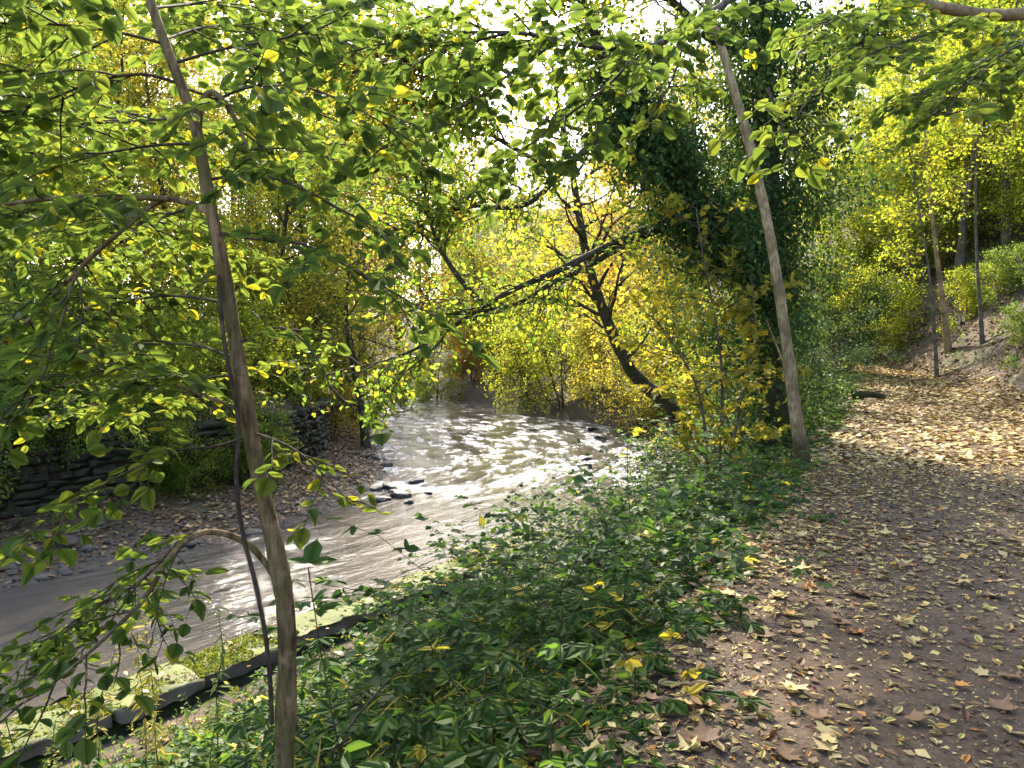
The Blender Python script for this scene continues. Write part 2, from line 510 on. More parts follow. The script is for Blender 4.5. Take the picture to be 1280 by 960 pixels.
# ------------------------------------------------------------------ lie of the land
WZ = -2.0
RB = chaikin([(-40, -45), (-15, -9.4), (-8.5, -.2), (-4.1, 6), (-1.2, 10.1), (1.7, 15), (4.5, 22), (5.6, 27), (5.2, 32), (3.3, 39), (0, 46), (-2.5, 52), (-6, 58), (-15, 63), (-32, 67), (-90, 75)])
LB = chaikin([(-52, -40), (-26, -9), (-15, 2), (-9.6, 8.6), (-7.4, 10.8), (-5, 13.6), (-3.3, 17), (-3.1, 21), (-4, 25.4), (-5.6, 31), (-7.3, 38), (-8.6, 46), (-12, 52), (-20, 56), (-36, 59), (-90, 66)])
PL = chaikin([(-25, -46), (-3.6, -5), (-1.0, 0), (.33, 2.77), (3.8, 9.9), (7.6, 17), (11.2, 24), (12.6, 28.5), (12.7, 34), (11.2, 42), (7, 56), (0, 80)])
PR = chaikin([(-20, -48), (.4, -6), (3.4, 0), (5.0, 3.6), (7.6, 9), (11.1, 16), (13.3, 21), (14.9, 26), (15.7, 31), (15.6, 38), (13.8, 47), (9.5, 62), (3, 83)])
WL = chaikin([(-40, -12), (-17, 5.5), (-11.8, 11), (-9.2, 14), (-7.4, 16.6), (-6.1, 19.5), (-6.0, 24), (-7.5, 30), (-10, 38), (-12, 47), (-22, 52), (-90, 56)])

def path_z(y):
    return 0.05 * np.log1p(np.exp((y - 12) / 1.5)) * 1.5

def height(x, y, rough=True):
    x, y = np.asarray(x, float), np.asarray(y, float)
    dR, dL = sdist(RB, x, y), -sdist(LB, x, y)
    dpl, dpr = sdist(PL, x, y), sdist(PR, x, y)
    dw = -sdist(WL, x, y)
    n = fbm(x * .9, y * .9, 3, 4) - .5
    n2 = fbm(x * .12, y * .12, 9, 3) - .5
    pz = path_z(np.minimum(y, 46))
    # right bank
    u = np.clip(dR / np.maximum(dR - dpl, .01), 0, 1)
    far = sstep(13, 18, y)
    zb = (WZ - .15) + (pz - WZ + .15) * ((1 - far) * u ** 1.3 + far * (1 - (1 - u) ** 1.7))
    z = zb + .18 * n * np.sin(np.pi * u) + .18 * sstep(0, .06, u) * sstep(.5, .1, u) * 1.5
    z = np.where(dR < 0, WZ - .15 - np.minimum(.6, -dR * .5), z)
    # path and hillside
    z = np.where((dpl >= 0) & (dpr <= 0), pz - .05 * sstep(0, .25, np.minimum(dpl, -dpr)), z)
    hill = pz + .95 * np.minimum(dpr, 3.5) + .48 * np.clip(dpr - 3.5, 0, 45) + .9 * n * sstep(0, 1.5, dpr) + 3 * n2 * sstep(2, 10, dpr)
    z = np.where(dpr > 0, hill, z)
    # left bank
    beach = WZ - .12 + .17 * np.minimum(dL, 5) + .22 * n * sstep(0, .6, dL)
    wz = sstep(24, 30, y) + sstep(7, 1, y) * 0
    k = sstep(.12, .3 + 2.6 * wz, dw)
    upper = -.15 + .36 * np.clip(dw, 0, 40) + .5 * n * sstep(0, 2, dw) + 2.5 * n2 * sstep(2, 10, dw) - .7 * wz * sstep(8, 0, dw)
    zl = beach * (1 - k) + upper * k
    z = np.where(dL > 0, zl, z)
    # the far bank closes the valley
    fx = sstep(60, 110, y) * 8
    z = np.where((dR > 0) & (dpr < 0), z + fx * (dR > 2), z)
    return z

def gz(x, y):
    return float(height(np.array([x]), np.array([y]))[0])

def make_ground():
    a = np.linspace(-1, 1, 300)
    gx = 3 + 11 * np.sinh(a * 3.9) / math.sinh(1.0) * .55
    b = np.linspace(-.55, 1, 320)
    gy = 6 + 11 * np.sinh(b * 3.9) / math.sinh(1.0) * .55
    X, Y = np.meshgrid(gx, gy)
    Z = height(X, Y)
    v = np.stack([X, Y, Z], -1).reshape(-1, 3)
    n, m_ = X.shape
    i = np.arange(n * m_).reshape(n, m_)
    f = np.stack([i[:-1, :-1], i[:-1, 1:], i[1:, 1:], i[1:, :-1]], -1).reshape(-1, 4)
    A = Acc(); A.add(v, f)
    build(A, 'ground', M_SOIL, kind='structure')
make_ground()

def path_top(x, y):
    return path_z(np.minimum(y, 46)) + .03 * (fbm(x * 1.3, y * 1.3, 21) - .5) - .004

def make_path():
    n, m_ = 420, 26
    t = np.linspace(0, 1, n)
    s0, s1 = resample(PL[6:], n), resample(PR[6:], n)
    k = np.linspace(0, 1, m_)[None, :, None]
    Pxy = s0[:, None] * (1 - k) + s1[:, None] * k
    X, Y = Pxy[..., 0], Pxy[..., 1]
    e = np.minimum(k[..., 0], 1 - k[..., 0])
    Z = path_top(X, Y)
    v = np.stack([X, Y, Z], -1).reshape(-1, 3)
    i = np.arange(n * m_).reshape(n, m_)
    f = np.stack([i[:-1, :-1], i[:-1, 1:], i[1:, 1:], i[1:, :-1]], -1).reshape(-1, 4)
    A = Acc(); A.add(v, f)
    build(A, 'path', M_PATH, kind='structure')
make_path()

def make_river():
    n, m_ = 800, 70
    s0, s1 = resample(RB[2:], 1200), resample(LB[2:], 1200)
    # pair the two banks by nearest progress, finer where the river is near
    w = np.interp(np.linspace(0, 1, n), [0, .12, .8, 1], [0, .10, .62, 1.0])
    i = (w * 1199).astype(int)
    fr = w * 1199 - i
    j = np.minimum(i + 1, 1199)
    A0 = s0[i] * (1 - fr[:, None]) + s0[j] * fr[:, None]
    A1 = s1[i] * (1 - fr[:, None]) + s1[j] * fr[:, None]
    k = np.linspace(-.06, 1.06, m_)[None, :, None]
    Pxy = A0[:, None] * (1 - k) + A1[:, None] * k
    X, Y = Pxy[..., 0], Pxy[..., 1]
    s = np.r_[0, np.cumsum(np.linalg.norm(np.diff((A0 + A1) / 2, axis=0), axis=1))][:, None] + 0 * X
    c = k[..., 0] * np.linalg.norm(A1 - A0, axis=1)[:, None]
    rap = sstep(15, 21, Y) * (1 - .45 * sstep(36, 46, Y)) * (Y > 0)
    rap = np.maximum(rap, .12)
    w1 = fbm(s * .55, c * 1.1, 31, 3) - .5
    w2 = fbm(s * 1.3 + w1 * 3, c * 2.6, 32, 4) - .5
    Z = WZ + .04 * w1 + rap * (.10 * w2 + .06 * w1)
    # a low step where the bed drops
    step = np.exp(-((Y - 20.5 - 1.1 * np.sin(X * 1.1) - .4 * X) / .5) ** 2)
    Z = Z + .10 * step * rap * (.4 + w2)
    foam = np.clip(.22 * rap + .75 * rap * w2 + .22 * step * rap, -.2, 1) + .02
    foam = np.where(rap < .2, -.12 + .25 * w2, foam)
    v = np.stack([X, Y, Z], -1).reshape(-1, 3)
    i = np.arange(n * m_).reshape(n, m_)
    f = np.stack([i[:-1, :-1], i[:-1, 1:], i[1:, 1:], i[1:, :-1]], -1).reshape(-1, 4)
    A = Acc(); A.add(v, f, foam.ravel(), np.stack([s, c, rap], -1).reshape(-1, 3))
    build(A, 'river_water', M_WATER, kind='structure')
make_river()

# ------------------------------------------------------------------ stones and walls
def rock_mesh(name, seed, m, flat=.7, rough=.25, sub=2, rnd=.62):
    """A weathered block: a subdivided cube rounded and broken up."""
    r = np.random.default_rng(seed)
    n = 2 ** sub + 1
    g = np.linspace(-1, 1, n)
    vs, fs = {}, []
    V = []
    def vid(p):
        key = tuple(np.round(p, 4))
        if key not in vs:
            vs[key] = len(V); V.append(p)
        return vs[key]
    for ax in range(3):
        for sg in (-1, 1):
            for i in range(n - 1):
                for j in range(n - 1):
                    q = []
                    for (a, b) in ((i, j), (i + 1, j), (i + 1, j + 1), (i, j + 1)):
                        p = np.zeros(3); p[ax] = sg; p[(ax + 1) % 3] = g[a]; p[(ax + 2) % 3] = g[b]
                        q.append(vid(p))
                    fs.append(q if sg > 0 else q[::-1])
    V = np.array(V)
    ln = np.linalg.norm(V, axis=1, keepdims=True)
    V = V * (1 - rnd) + rnd * V / ln * 1.2
    for _ in range(5):
        d = nrm(r.normal(size=3)); h = r.uniform(.62, .9)
        k = V @ d
        V = V - np.maximum(0, k - h)[:, None] * d * .9
    V += r.normal(0, rough * .12, V.shape)
    V[:, 2] *= flat
    A = Acc(); A.add(V, np.array(fs))
    return A.mesh(name, m, smooth=False)

rg = np.random.default_rng(5)
WET = [rock_mesh('wet_rock_%d' % k, 40 + k, M_WET, .6, .3, 3) for k in range(4)]
PEBM = [rock_mesh('beach_stone_%d' % k, 60 + k, M_PEB, .55, .3, 2) for k in range(4)]

def rock(name, me, loc, sc, rz, **kw):
    o = link(name, me, None, loc, **kw)
    o.scale = sc
    o.rotation_euler = (rg.uniform(-.15, .15), rg.uniform(-.15, .15), rz)
    return o
def wpt(px, py, z=WZ):
    # point on the level z seen at a photograph pixel
    lo, hi = 2.0, 200.0
    for _ in range(50):
        mid = (lo + hi) / 2
        if at(px, py, mid)[2] > z: lo = mid
        else: hi = mid
    return at(px, py, (lo + hi) / 2)
for (px, py, w, h, lab) in (
        (731, 574, .30, .16, 'low dark wet rock breaking the surface in the rapids'),
        (729, 584, .24, .17, 'pointed dark wet rock just downstream of the low rock in rapids'),
        (757, 548, .42, .17, 'long flat dark rock below the leaning riverside trunk'),
        (741, 537, .30, .14, 'small dark rock upstream of the long flat rock'),
        (798, 557, .34, .22, 'dark rock against the wooded bank beside the rapids'),
        (672, 537, .26, .09, 'thin dark rock awash in upstream rapids'),
        (500, 620, .30, .19, 'brown boulder at the tip of the stony beach'),
        (487, 611, .22, .16, 'small dark stone behind the brown beach boulder'),
        (520, 603, .2, .12, 'little dark stone in shallow water off the beach tip'),
        (478, 626, .2, .12, 'flat stone between the brown boulder and the beach'),
        (512, 628, .16, .09, 'small wet stone downstream of the brown boulder'),
        (470, 612, .24, .14, 'rounded dark stone at the water edge behind the boulder'),
        (535, 617, .13, .07, 'tiny stone awash off the beach tip'),
        (527, 527, .3, .1, 'dark stone at the shaded water edge upstream')):
    p = wpt(px, py)
    rock('river_rock', WET[rg.integers(4)], (p[0], p[1], WZ + .02), (w, w * .75, h), rg.uniform(0, 6), label=lab, cat='rock')

# stones along the stony beach
cand = []
for k in range(5000):
    x, y = rg.uniform(-11, -2.4), rg.uniform(9, 32)
    cand.append((x, y))
cand = np.array(cand)
dL = -sdist(LB, cand[:, 0], cand[:, 1])
dW = -sdist(WL, cand[:, 0], cand[:, 1])
keep = (dL > -.55) & (dW < -.15) & (rg.random(len(cand)) < np.exp(-np.maximum(dL, 0) / .9))
cand, cdl = cand[keep], dL[keep]
czs = height(cand[:, 0], cand[:, 1])
A = Acc()
nbig = 0
tv = np.array([(1, 0, 0), (.3, .9, 0), (-.8, .6, 0), (-.9, -.5, 0), (.2, -1, 0), (.1, 0, .75), (-.3, .1, -.5)], float)
tfc = np.array([(0, 1, 5), (1, 2, 5), (2, 3, 5), (3, 4, 5), (4, 0, 5)])
for k, ((x, y), z) in enumerate(zip(cand, czs)):
    if nbig < 110 and rg.random() < .14:
        s = rg.uniform(.09, .22)
        rock('beach_stone', PEBM[rg.integers(4)], (x, y, z + s * .15), (s, s * rg.uniform(.6, .95), s * rg.uniform(.5, .9)), rg.uniform(0, 6),
             label='grey water-worn stone lying on the dark stony beach', cat='stone', group='stones along the water edge of the beach')
        nbig += 1
for rep in range(5):
    jit = rg.normal(0, .35, cand.shape)
    xy = cand + jit
    dl2 = -sdist(LB, xy[:, 0], xy[:, 1])
    ok = (dl2 > -.35) & (-sdist(WL, xy[:, 0], xy[:, 1]) < -.1)
    xy = xy[ok]
    zz = height(xy[:, 0], xy[:, 1])
    s = rg.uniform(.03, .085, len(xy))
    a = rg.uniform(0, 6.28, len(xy))
    D = np.stack([np.cos(a), np.sin(a), 0 * a], 1)
    Nn = np.tile([0, 0, 1.0], (len(xy), 1)) + rg.normal(0, .15, (len(xy), 3))
    add_leaves(A, np.c_[xy, zz], D, Nn, s, rg.random(len(xy)), (tv, [tfc]))
build(A, 'pebbles', M_PEB, kind='stuff', smooth=False, label='dark pebbles covering the stony beach beside the river', cat='pebbles')

# mossy coping of the river wall along the near bank
cw = resample(chaikin([(-12, -5.2), (-8.5, -.2), (-4.1, 6), (-1.35, 9.95), (-.6, 11.0), (.5, 12.9)], 2), 400)
cs = np.r_[0, np.cumsum(np.linalg.norm(np.diff(cw, axis=0), axis=1))]
rw = link('river_wall', None, None, (-1.2, 10.0, -2.3), label='low stone river wall with mossy coping below the bramble bank', cat='wall')
RWL = np.array([-1.2, 10.0, -2.3])
CT = -1.60
def block(c, tx, L, W, Hh, jag=.012, seg=6):
    """Stone block with rounded arrises; tx = unit direction of its length."""
    r = rg
    us = np.linspace(-.5, .5, seg + 1)
    prof = [(-.5, 0), (-.5, .42), (-.485, .5), (-.46, .5), (-.2, .5), (.1, .5), (.46, .5), (.485, .5), (.5, .42), (.5, 0)]
    nx = np.array([tx[1], -tx[0]])
    V = []
    for u in us:
        for (a, b) in prof:
            e = 1 - .06 * (abs(u) > .49)
            p = np.array([tx[0] * u * L + nx[0] * a * W * e, tx[1] * u * L + nx[1] * a * W * e, (b - .5) * 2 * Hh * 1.0])
            V.append(c + p + r.normal(0, jag, 3) * (1, 1, .6))
    V = np.array(V)
    m_ = len(prof)
    i = np.arange(len(V)).reshape(seg + 1, m_)
    q = np.stack([i[:-1, :-1], i[:-1, 1:], i[1:, 1:], i[1:, :-1]], -1).reshape(-1, 4)
    return V, [q, i[0][None, ::-1], i[-1][None]]
s = .3
while s < cs[-1] - .6:
    L = rg.uniform(.75, 1.25)
    p, q = [np.array([np.interp(t, cs, cw[:, 0]), np.interp(t, cs, cw[:, 1])]) for t in (s, min(s + L, cs[-1]))]
    c = (p + q) / 2
    A = Acc()
    A.add(*block(np.r_[c + rg.normal(0, .02, 2), CT + rg.uniform(-.03, .03)] - RWL, nrm(q - p + rg.normal(0, .012, 2)), L - .03, .58 + rg.uniform(-.06, .06), .12, .02, 8))
    link('coping_stone', A.mesh('coping_stone', M_COPE, smooth=False), rw)
    s += L
# wall face under the coping
A = Acc()
cc = resample(cw, 60)
d = nrm(np.gradient(cc, axis=0)); nx = np.stack([d[:, 1], -d[:, 0]], 1)
ring = []
for a, z in ((-.2, -2.9), (-.2, CT - .19), (.2, CT - .19), (.2, -2.6)):
    ring.append(np.c_[cc + nx * a, np.full(60, z)] - RWL)
ring = np.stack(ring, 1)
i = np.arange(240).reshape(60, 4)
A.add(ring, np.stack([i[:-1, :-1], i[1:, :-1], i[1:, 1:], i[:-1, 1:]], -1).reshape(-1, 4))
build(A, 'wall_face', M_WALL, rw)
# moss cushions: small upright blades on the coping
A = Acc()
n = 34000
t = rg.uniform(0, cs[-1], n); a = rg.uniform(-.30, .30, n)
x = np.interp(t, cs, cw[:, 0]); y = np.interp(t, cs, cw[:, 1])
tx = np.interp(t, np.linspace(0, cs[-1], 60), nx[:, 0]); ty = np.interp(t, np.linspace(0, cs[-1], 60), nx[:, 1])
x, y = x + tx * a, y + ty * a
ok = (fbm(x * 1.6, y * 1.6, 77) + .12 * (t / cs[-1] < .72) > .41)
x, y = x[ok], y[ok]
P = np.c_[x, y, np.full(len(x), CT - .012)]
D = rg.normal(0, .8, (len(x), 3)); D[:, 2] = rg.uniform(.4, 1.2, len(x))
add_leaves(A, P - RWL, D, rg.normal(0, 1, (len(x), 3)), rg.uniform(.018, .045, len(x)), rg.random(len(x)), RHOMB)
build(A, 'moss', M_MOSS, rw, kind='stuff')

# dry stone retaining wall across the river
wl = WL[(WL[:, 1] > 8) & (WL[:, 1] < 27)]
wl = resample(wl, 200)
ws = np.r_[0, np.cumsum(np.linalg.norm(np.diff(wl, axis=0), axis=1))]
WLO = np.array([-7.4, 16.6, -1.5])
sw = link('stone_wall', None, None, WLO, label='dark mossy dry stone wall behind the stony beach', cat='wall')
STN = [rock_mesh('wall_block_%d' % k, 90 + k, M_WALL, 1.0, .6, 2, .04) for k in range(5)]
z = -1.75
while z < -.25:
    hh = rg.uniform(.13, .24)
    s = rg.uniform(0, .4)
    while s < ws[-1]:
        L = rg.uniform(.25, .75)
        c = np.array([np.interp(s + L / 2, ws, wl[:, 0]), np.interp(s + L / 2, ws, wl[:, 1])])
        e = np.array([np.interp(min(s + L / 2 + .3, ws[-1]), ws, wl[:, 0]), np.interp(min(s + L / 2 + .3, ws[-1]), ws, wl[:, 1])]) - c
        ang = math.atan2(e[1], e[0]) if np.linalg.norm(e) > 1e-4 else ang
        dn = np.array([-math.sin(ang), math.cos(ang)]) * .12
        o = link('wall_stone', STN[rg.integers(5)], sw)
        o.location = (c[0] + dn[0] * 1 - WLO[0] + rg.normal(0, .03), c[1] + dn[1] - WLO[1] + rg.normal(0, .03), z + hh / 2 - WLO[2])
        o.scale = (L * .50, .2, hh * .50)
        o.rotation_euler = (rg.normal(0, .03), rg.normal(0, .03), ang)
        s += L
    z += hh
# dark earth core behind the joints
A = Acc()
cc = resample(wl, 60)
d = nrm(np.gradient(cc, axis=0)); nl = np.stack([-d[:, 1], d[:, 0]], 1)
ring = np.stack([np.c_[cc + nl * .1, np.full(60, -1.9)] - WLO, np.c_[cc + nl * .1, np.full(60, -.25)] - WLO, np.c_[cc + nl * .5, np.full(60, -.25)] - WLO], 1)
i = np.arange(180).reshape(60, 3)
A.add(ring, np.stack([i[:-1, :-1], i[1:, :-1], i[1:, 1:], i[:-1, 1:]], -1).reshape(-1, 4))
build(A, 'earth_core', M_SOIL, sw)

# ------------------------------------------------------------------ trees
def grow(P0, D0, L, n, wander, lift, r):
    """Many branches at once: start points, directions, lengths -> (B, n, 3)."""
    B = len(P0)
    P = np.empty((B, n, 3)); P[:, 0] = P0
    d = nrm(D0)
    st = (L / (n - 1))[:, None]
    for k in range(1, n):
        d = nrm(d + r.normal(0, wander, (B, 3)) + np.array([0, 0, lift]))
        P[:, k] = P[:, k - 1] + d * st
    return P

def taper(r0, n, end=.25, p=1.0):
    t = np.linspace(0, 1, n)[None]
    return np.asarray(r0)[:, None] * (1 - (1 - end) * t ** p)

def children(P, m, r, f0, f1, ang, flat=.5):
    """m starts per branch with directions at about ang from the parent."""
    B, n, _ = P.shape
    f = (np.linspace(f0, f1, m)[None] + r.uniform(-.5, .5, (B, m)) * (f1 - f0) / m).clip(0, 1) * (n - 1)
    i = np.minimum(f.astype(int), n - 2); fr = (f - i)[..., None]
    b = np.arange(B)[:, None]
    p = P[b, i] * (1 - fr) + P[b, i + 1] * fr
    t = nrm(P[b, i + 1] - P[b, i])
    rnd = r.normal(0, 1, t.shape); rnd[..., 2] *= flat
    perp = nrm(np.cross(t, np.cross(rnd, t)))
    a = ang * r.uniform(.7, 1.25, (B, m, 1))
    d = t * np.cos(a) + perp * np.sin(a)
    return p.reshape(-1, 3), d.reshape(-1, 3), (f / (n - 1)).reshape(-1)

def leaf_set(T, k, r, size, spread, drop=.25, upness=1.0):
    """k leaves on each twig of T."""
    p, d, f = children(T, k, r, .1, 1.0, .9)
    p = p + r.normal(0, spread, p.shape)
    d = d + np.array([0, 0, -drop])
    nv = np.array([0, 0, upness]) + r.normal(0, .55, p.shape)
    s = size * r.uniform(.65, 1.25, len(p))
    return p, d, nv, s

def tree_meshes(name, seed, H=12, rad=.16, cb=.3, spread=3.6, nl=20, ns=6, nt=6, nk=10, size=.13, wander=.16, lift=.05, trunk=None,
                shape='round', lang=1.15, tpl=RHOMB, leaf_spread=.10, bark=None, stems=1, base_tint=.5, var=.25):
    r = np.random.default_rng(seed)
    n = 14
    tp = []
    for s_ in range(stems):
        if trunk is not None:
            tp.append(resample(chaikin(trunk, 2), n))
        else:
            lean = r.normal(0, .10 if stems == 1 else .35, 2)
            zt = np.linspace(0, 1, n)
            w = np.cumsum(r.normal(0, .018 * H / 4, (n, 2)), 0); w -= w[0]
            off = r.normal(0, .18, 2) if stems > 1 else 0
            tp.append(np.c_[lean * H * zt[:, None] * .7 + w + off, zt * H * (1 if s_ == 0 else r.uniform(.65, 1))])
    tp = np.stack(tp)
    TA, BA, CA = Acc(), Acc(), Acc()
    flare = 1 + .6 * np.exp(-np.linspace(0, 1, n) * 14)
    tr = taper(np.full(stems, rad / math.sqrt(stems)), n, .16, .9) * flare
    tp[:, 0, 2] -= .25
    tubes(TA, tp, tr, 10)
    p, d, f = children(tp, nl // stems, r, cb, .97, lang, .35)
    if shape == 'round':
        L = spread * np.sqrt(np.clip(1 - ((f - (cb + .35 * (1 - cb))) / (.75 * (1 - cb) + .1)) ** 2, .12, 1))
    elif shape == 'cone':
        L = spread * (1.08 - (f - cb) / (1 - cb)).clip(.2, 1)
    else:
        L = spread * np.ones_like(f)
    L = L * r.uniform(.7, 1.2, len(L))
    d[:, 2] += .25 * f
    lim = grow(p, d, L, 9, wander, lift, r)
    rl = rad * (1 - .75 * f) * .42
    tubes(BA, lim, taper(rl, 9, .2), 6)
    p, d, f = children(lim, ns, r, .22, 1.0, .85)
    sub = grow(p, d, np.repeat(L, ns) * .5 * (1.15 - .6 * f) * r.uniform(.7, 1.2, len(p)), 6, wander, lift * .4, r)
    tubes(BA, sub, taper(np.repeat(rl, ns) * .4, 6, .25), 4)
    p, d, f = children(sub, nt, r, .15, 1.0, .8)
    tw = grow(p, d, np.repeat(L, ns * nt) * .24 * r.uniform(.6, 1.2, len(p)), 4, wander * 1.3, -.03, r)
    tubes(BA, tw, taper(np.full(len(p), .007), 4, .4), 3)
    p, d, nv, s = leaf_set(tw, nk, r, size, leaf_spread)
    cl = fbm(p[:, 0] * .6 + p[:, 2] * .35, p[:, 1] * .6 - p[:, 2] * .2, seed, 3)
    tint = (base_tint + (cl - .5) * 1.6 * var * 2 + r.normal(0, var * .6, len(p))).clip(0, 1)
    add_leaves(CA, p, d, nv, s, tint, tpl)
    bark = bark or B_MID
    return [('trunk', TA.mesh(name + '_trunk', bark), bark), ('branches', BA.mesh(name + '_branches', bark), bark), ('crown', CA.mesh(name + '_crown', L_MID), None)]

def place(proto, loc, rz=0, sc=1.0, leaf=L_MID, bark=None, label=None, cat='tree', group=None, name='tree'):
    e = link(name, None, None, loc, label=label, cat=cat, group=group)
    e.rotation_euler = (0, 0, rz)
    e.scale = (sc, sc, sc) if np.isscalar(sc) else sc
    for nm, me, bk in proto:
        o = link(nm, me, e)
        o.material_slots[0].link = 'OBJECT'
        o.material_slots[0].material = leaf if nm == 'crown' else (bark or bk)
        if nm != 'trunk' and nm != 'crown':
            pass
    return e

PA = tree_meshes('broad_tree', 101, 12.5, .17, .14, 4.2, 28, 7, 6, 12, .145)
PB = tree_meshes('tall_tree', 102, 18, .22, .20, 4.8, 32, 7, 6, 12, .16)
PC = tree_meshes('slim_tree', 103, 9.5, .085, .14, 2.8, 26, 6, 6, 10, .115)
PD = tree_meshes('airy_tree', 104, 17, .17, .2, 4.8, 28, 7, 6, 11, .145)
PE = tree_meshes('high_crowned_tree', 107, 14, .13, .36, 4.0, 28, 7, 6, 12, .135, bark=B_MID)
PS = tree_meshes('shrub', 105, 3.4, .06, .04, 1.9, 28, 7, 6, 8, .095, stems=4, shape='flat', lift=.02)
PT = tree_meshes('thicket', 106, 2.0, .04, .02, 1.5, 25, 6, 6, 9, .09, stems=5, shape='flat', lift=.0)

def ground_at(px, d):
    x = (px - 640) / F * d
    return (x, d, gz(x, d))

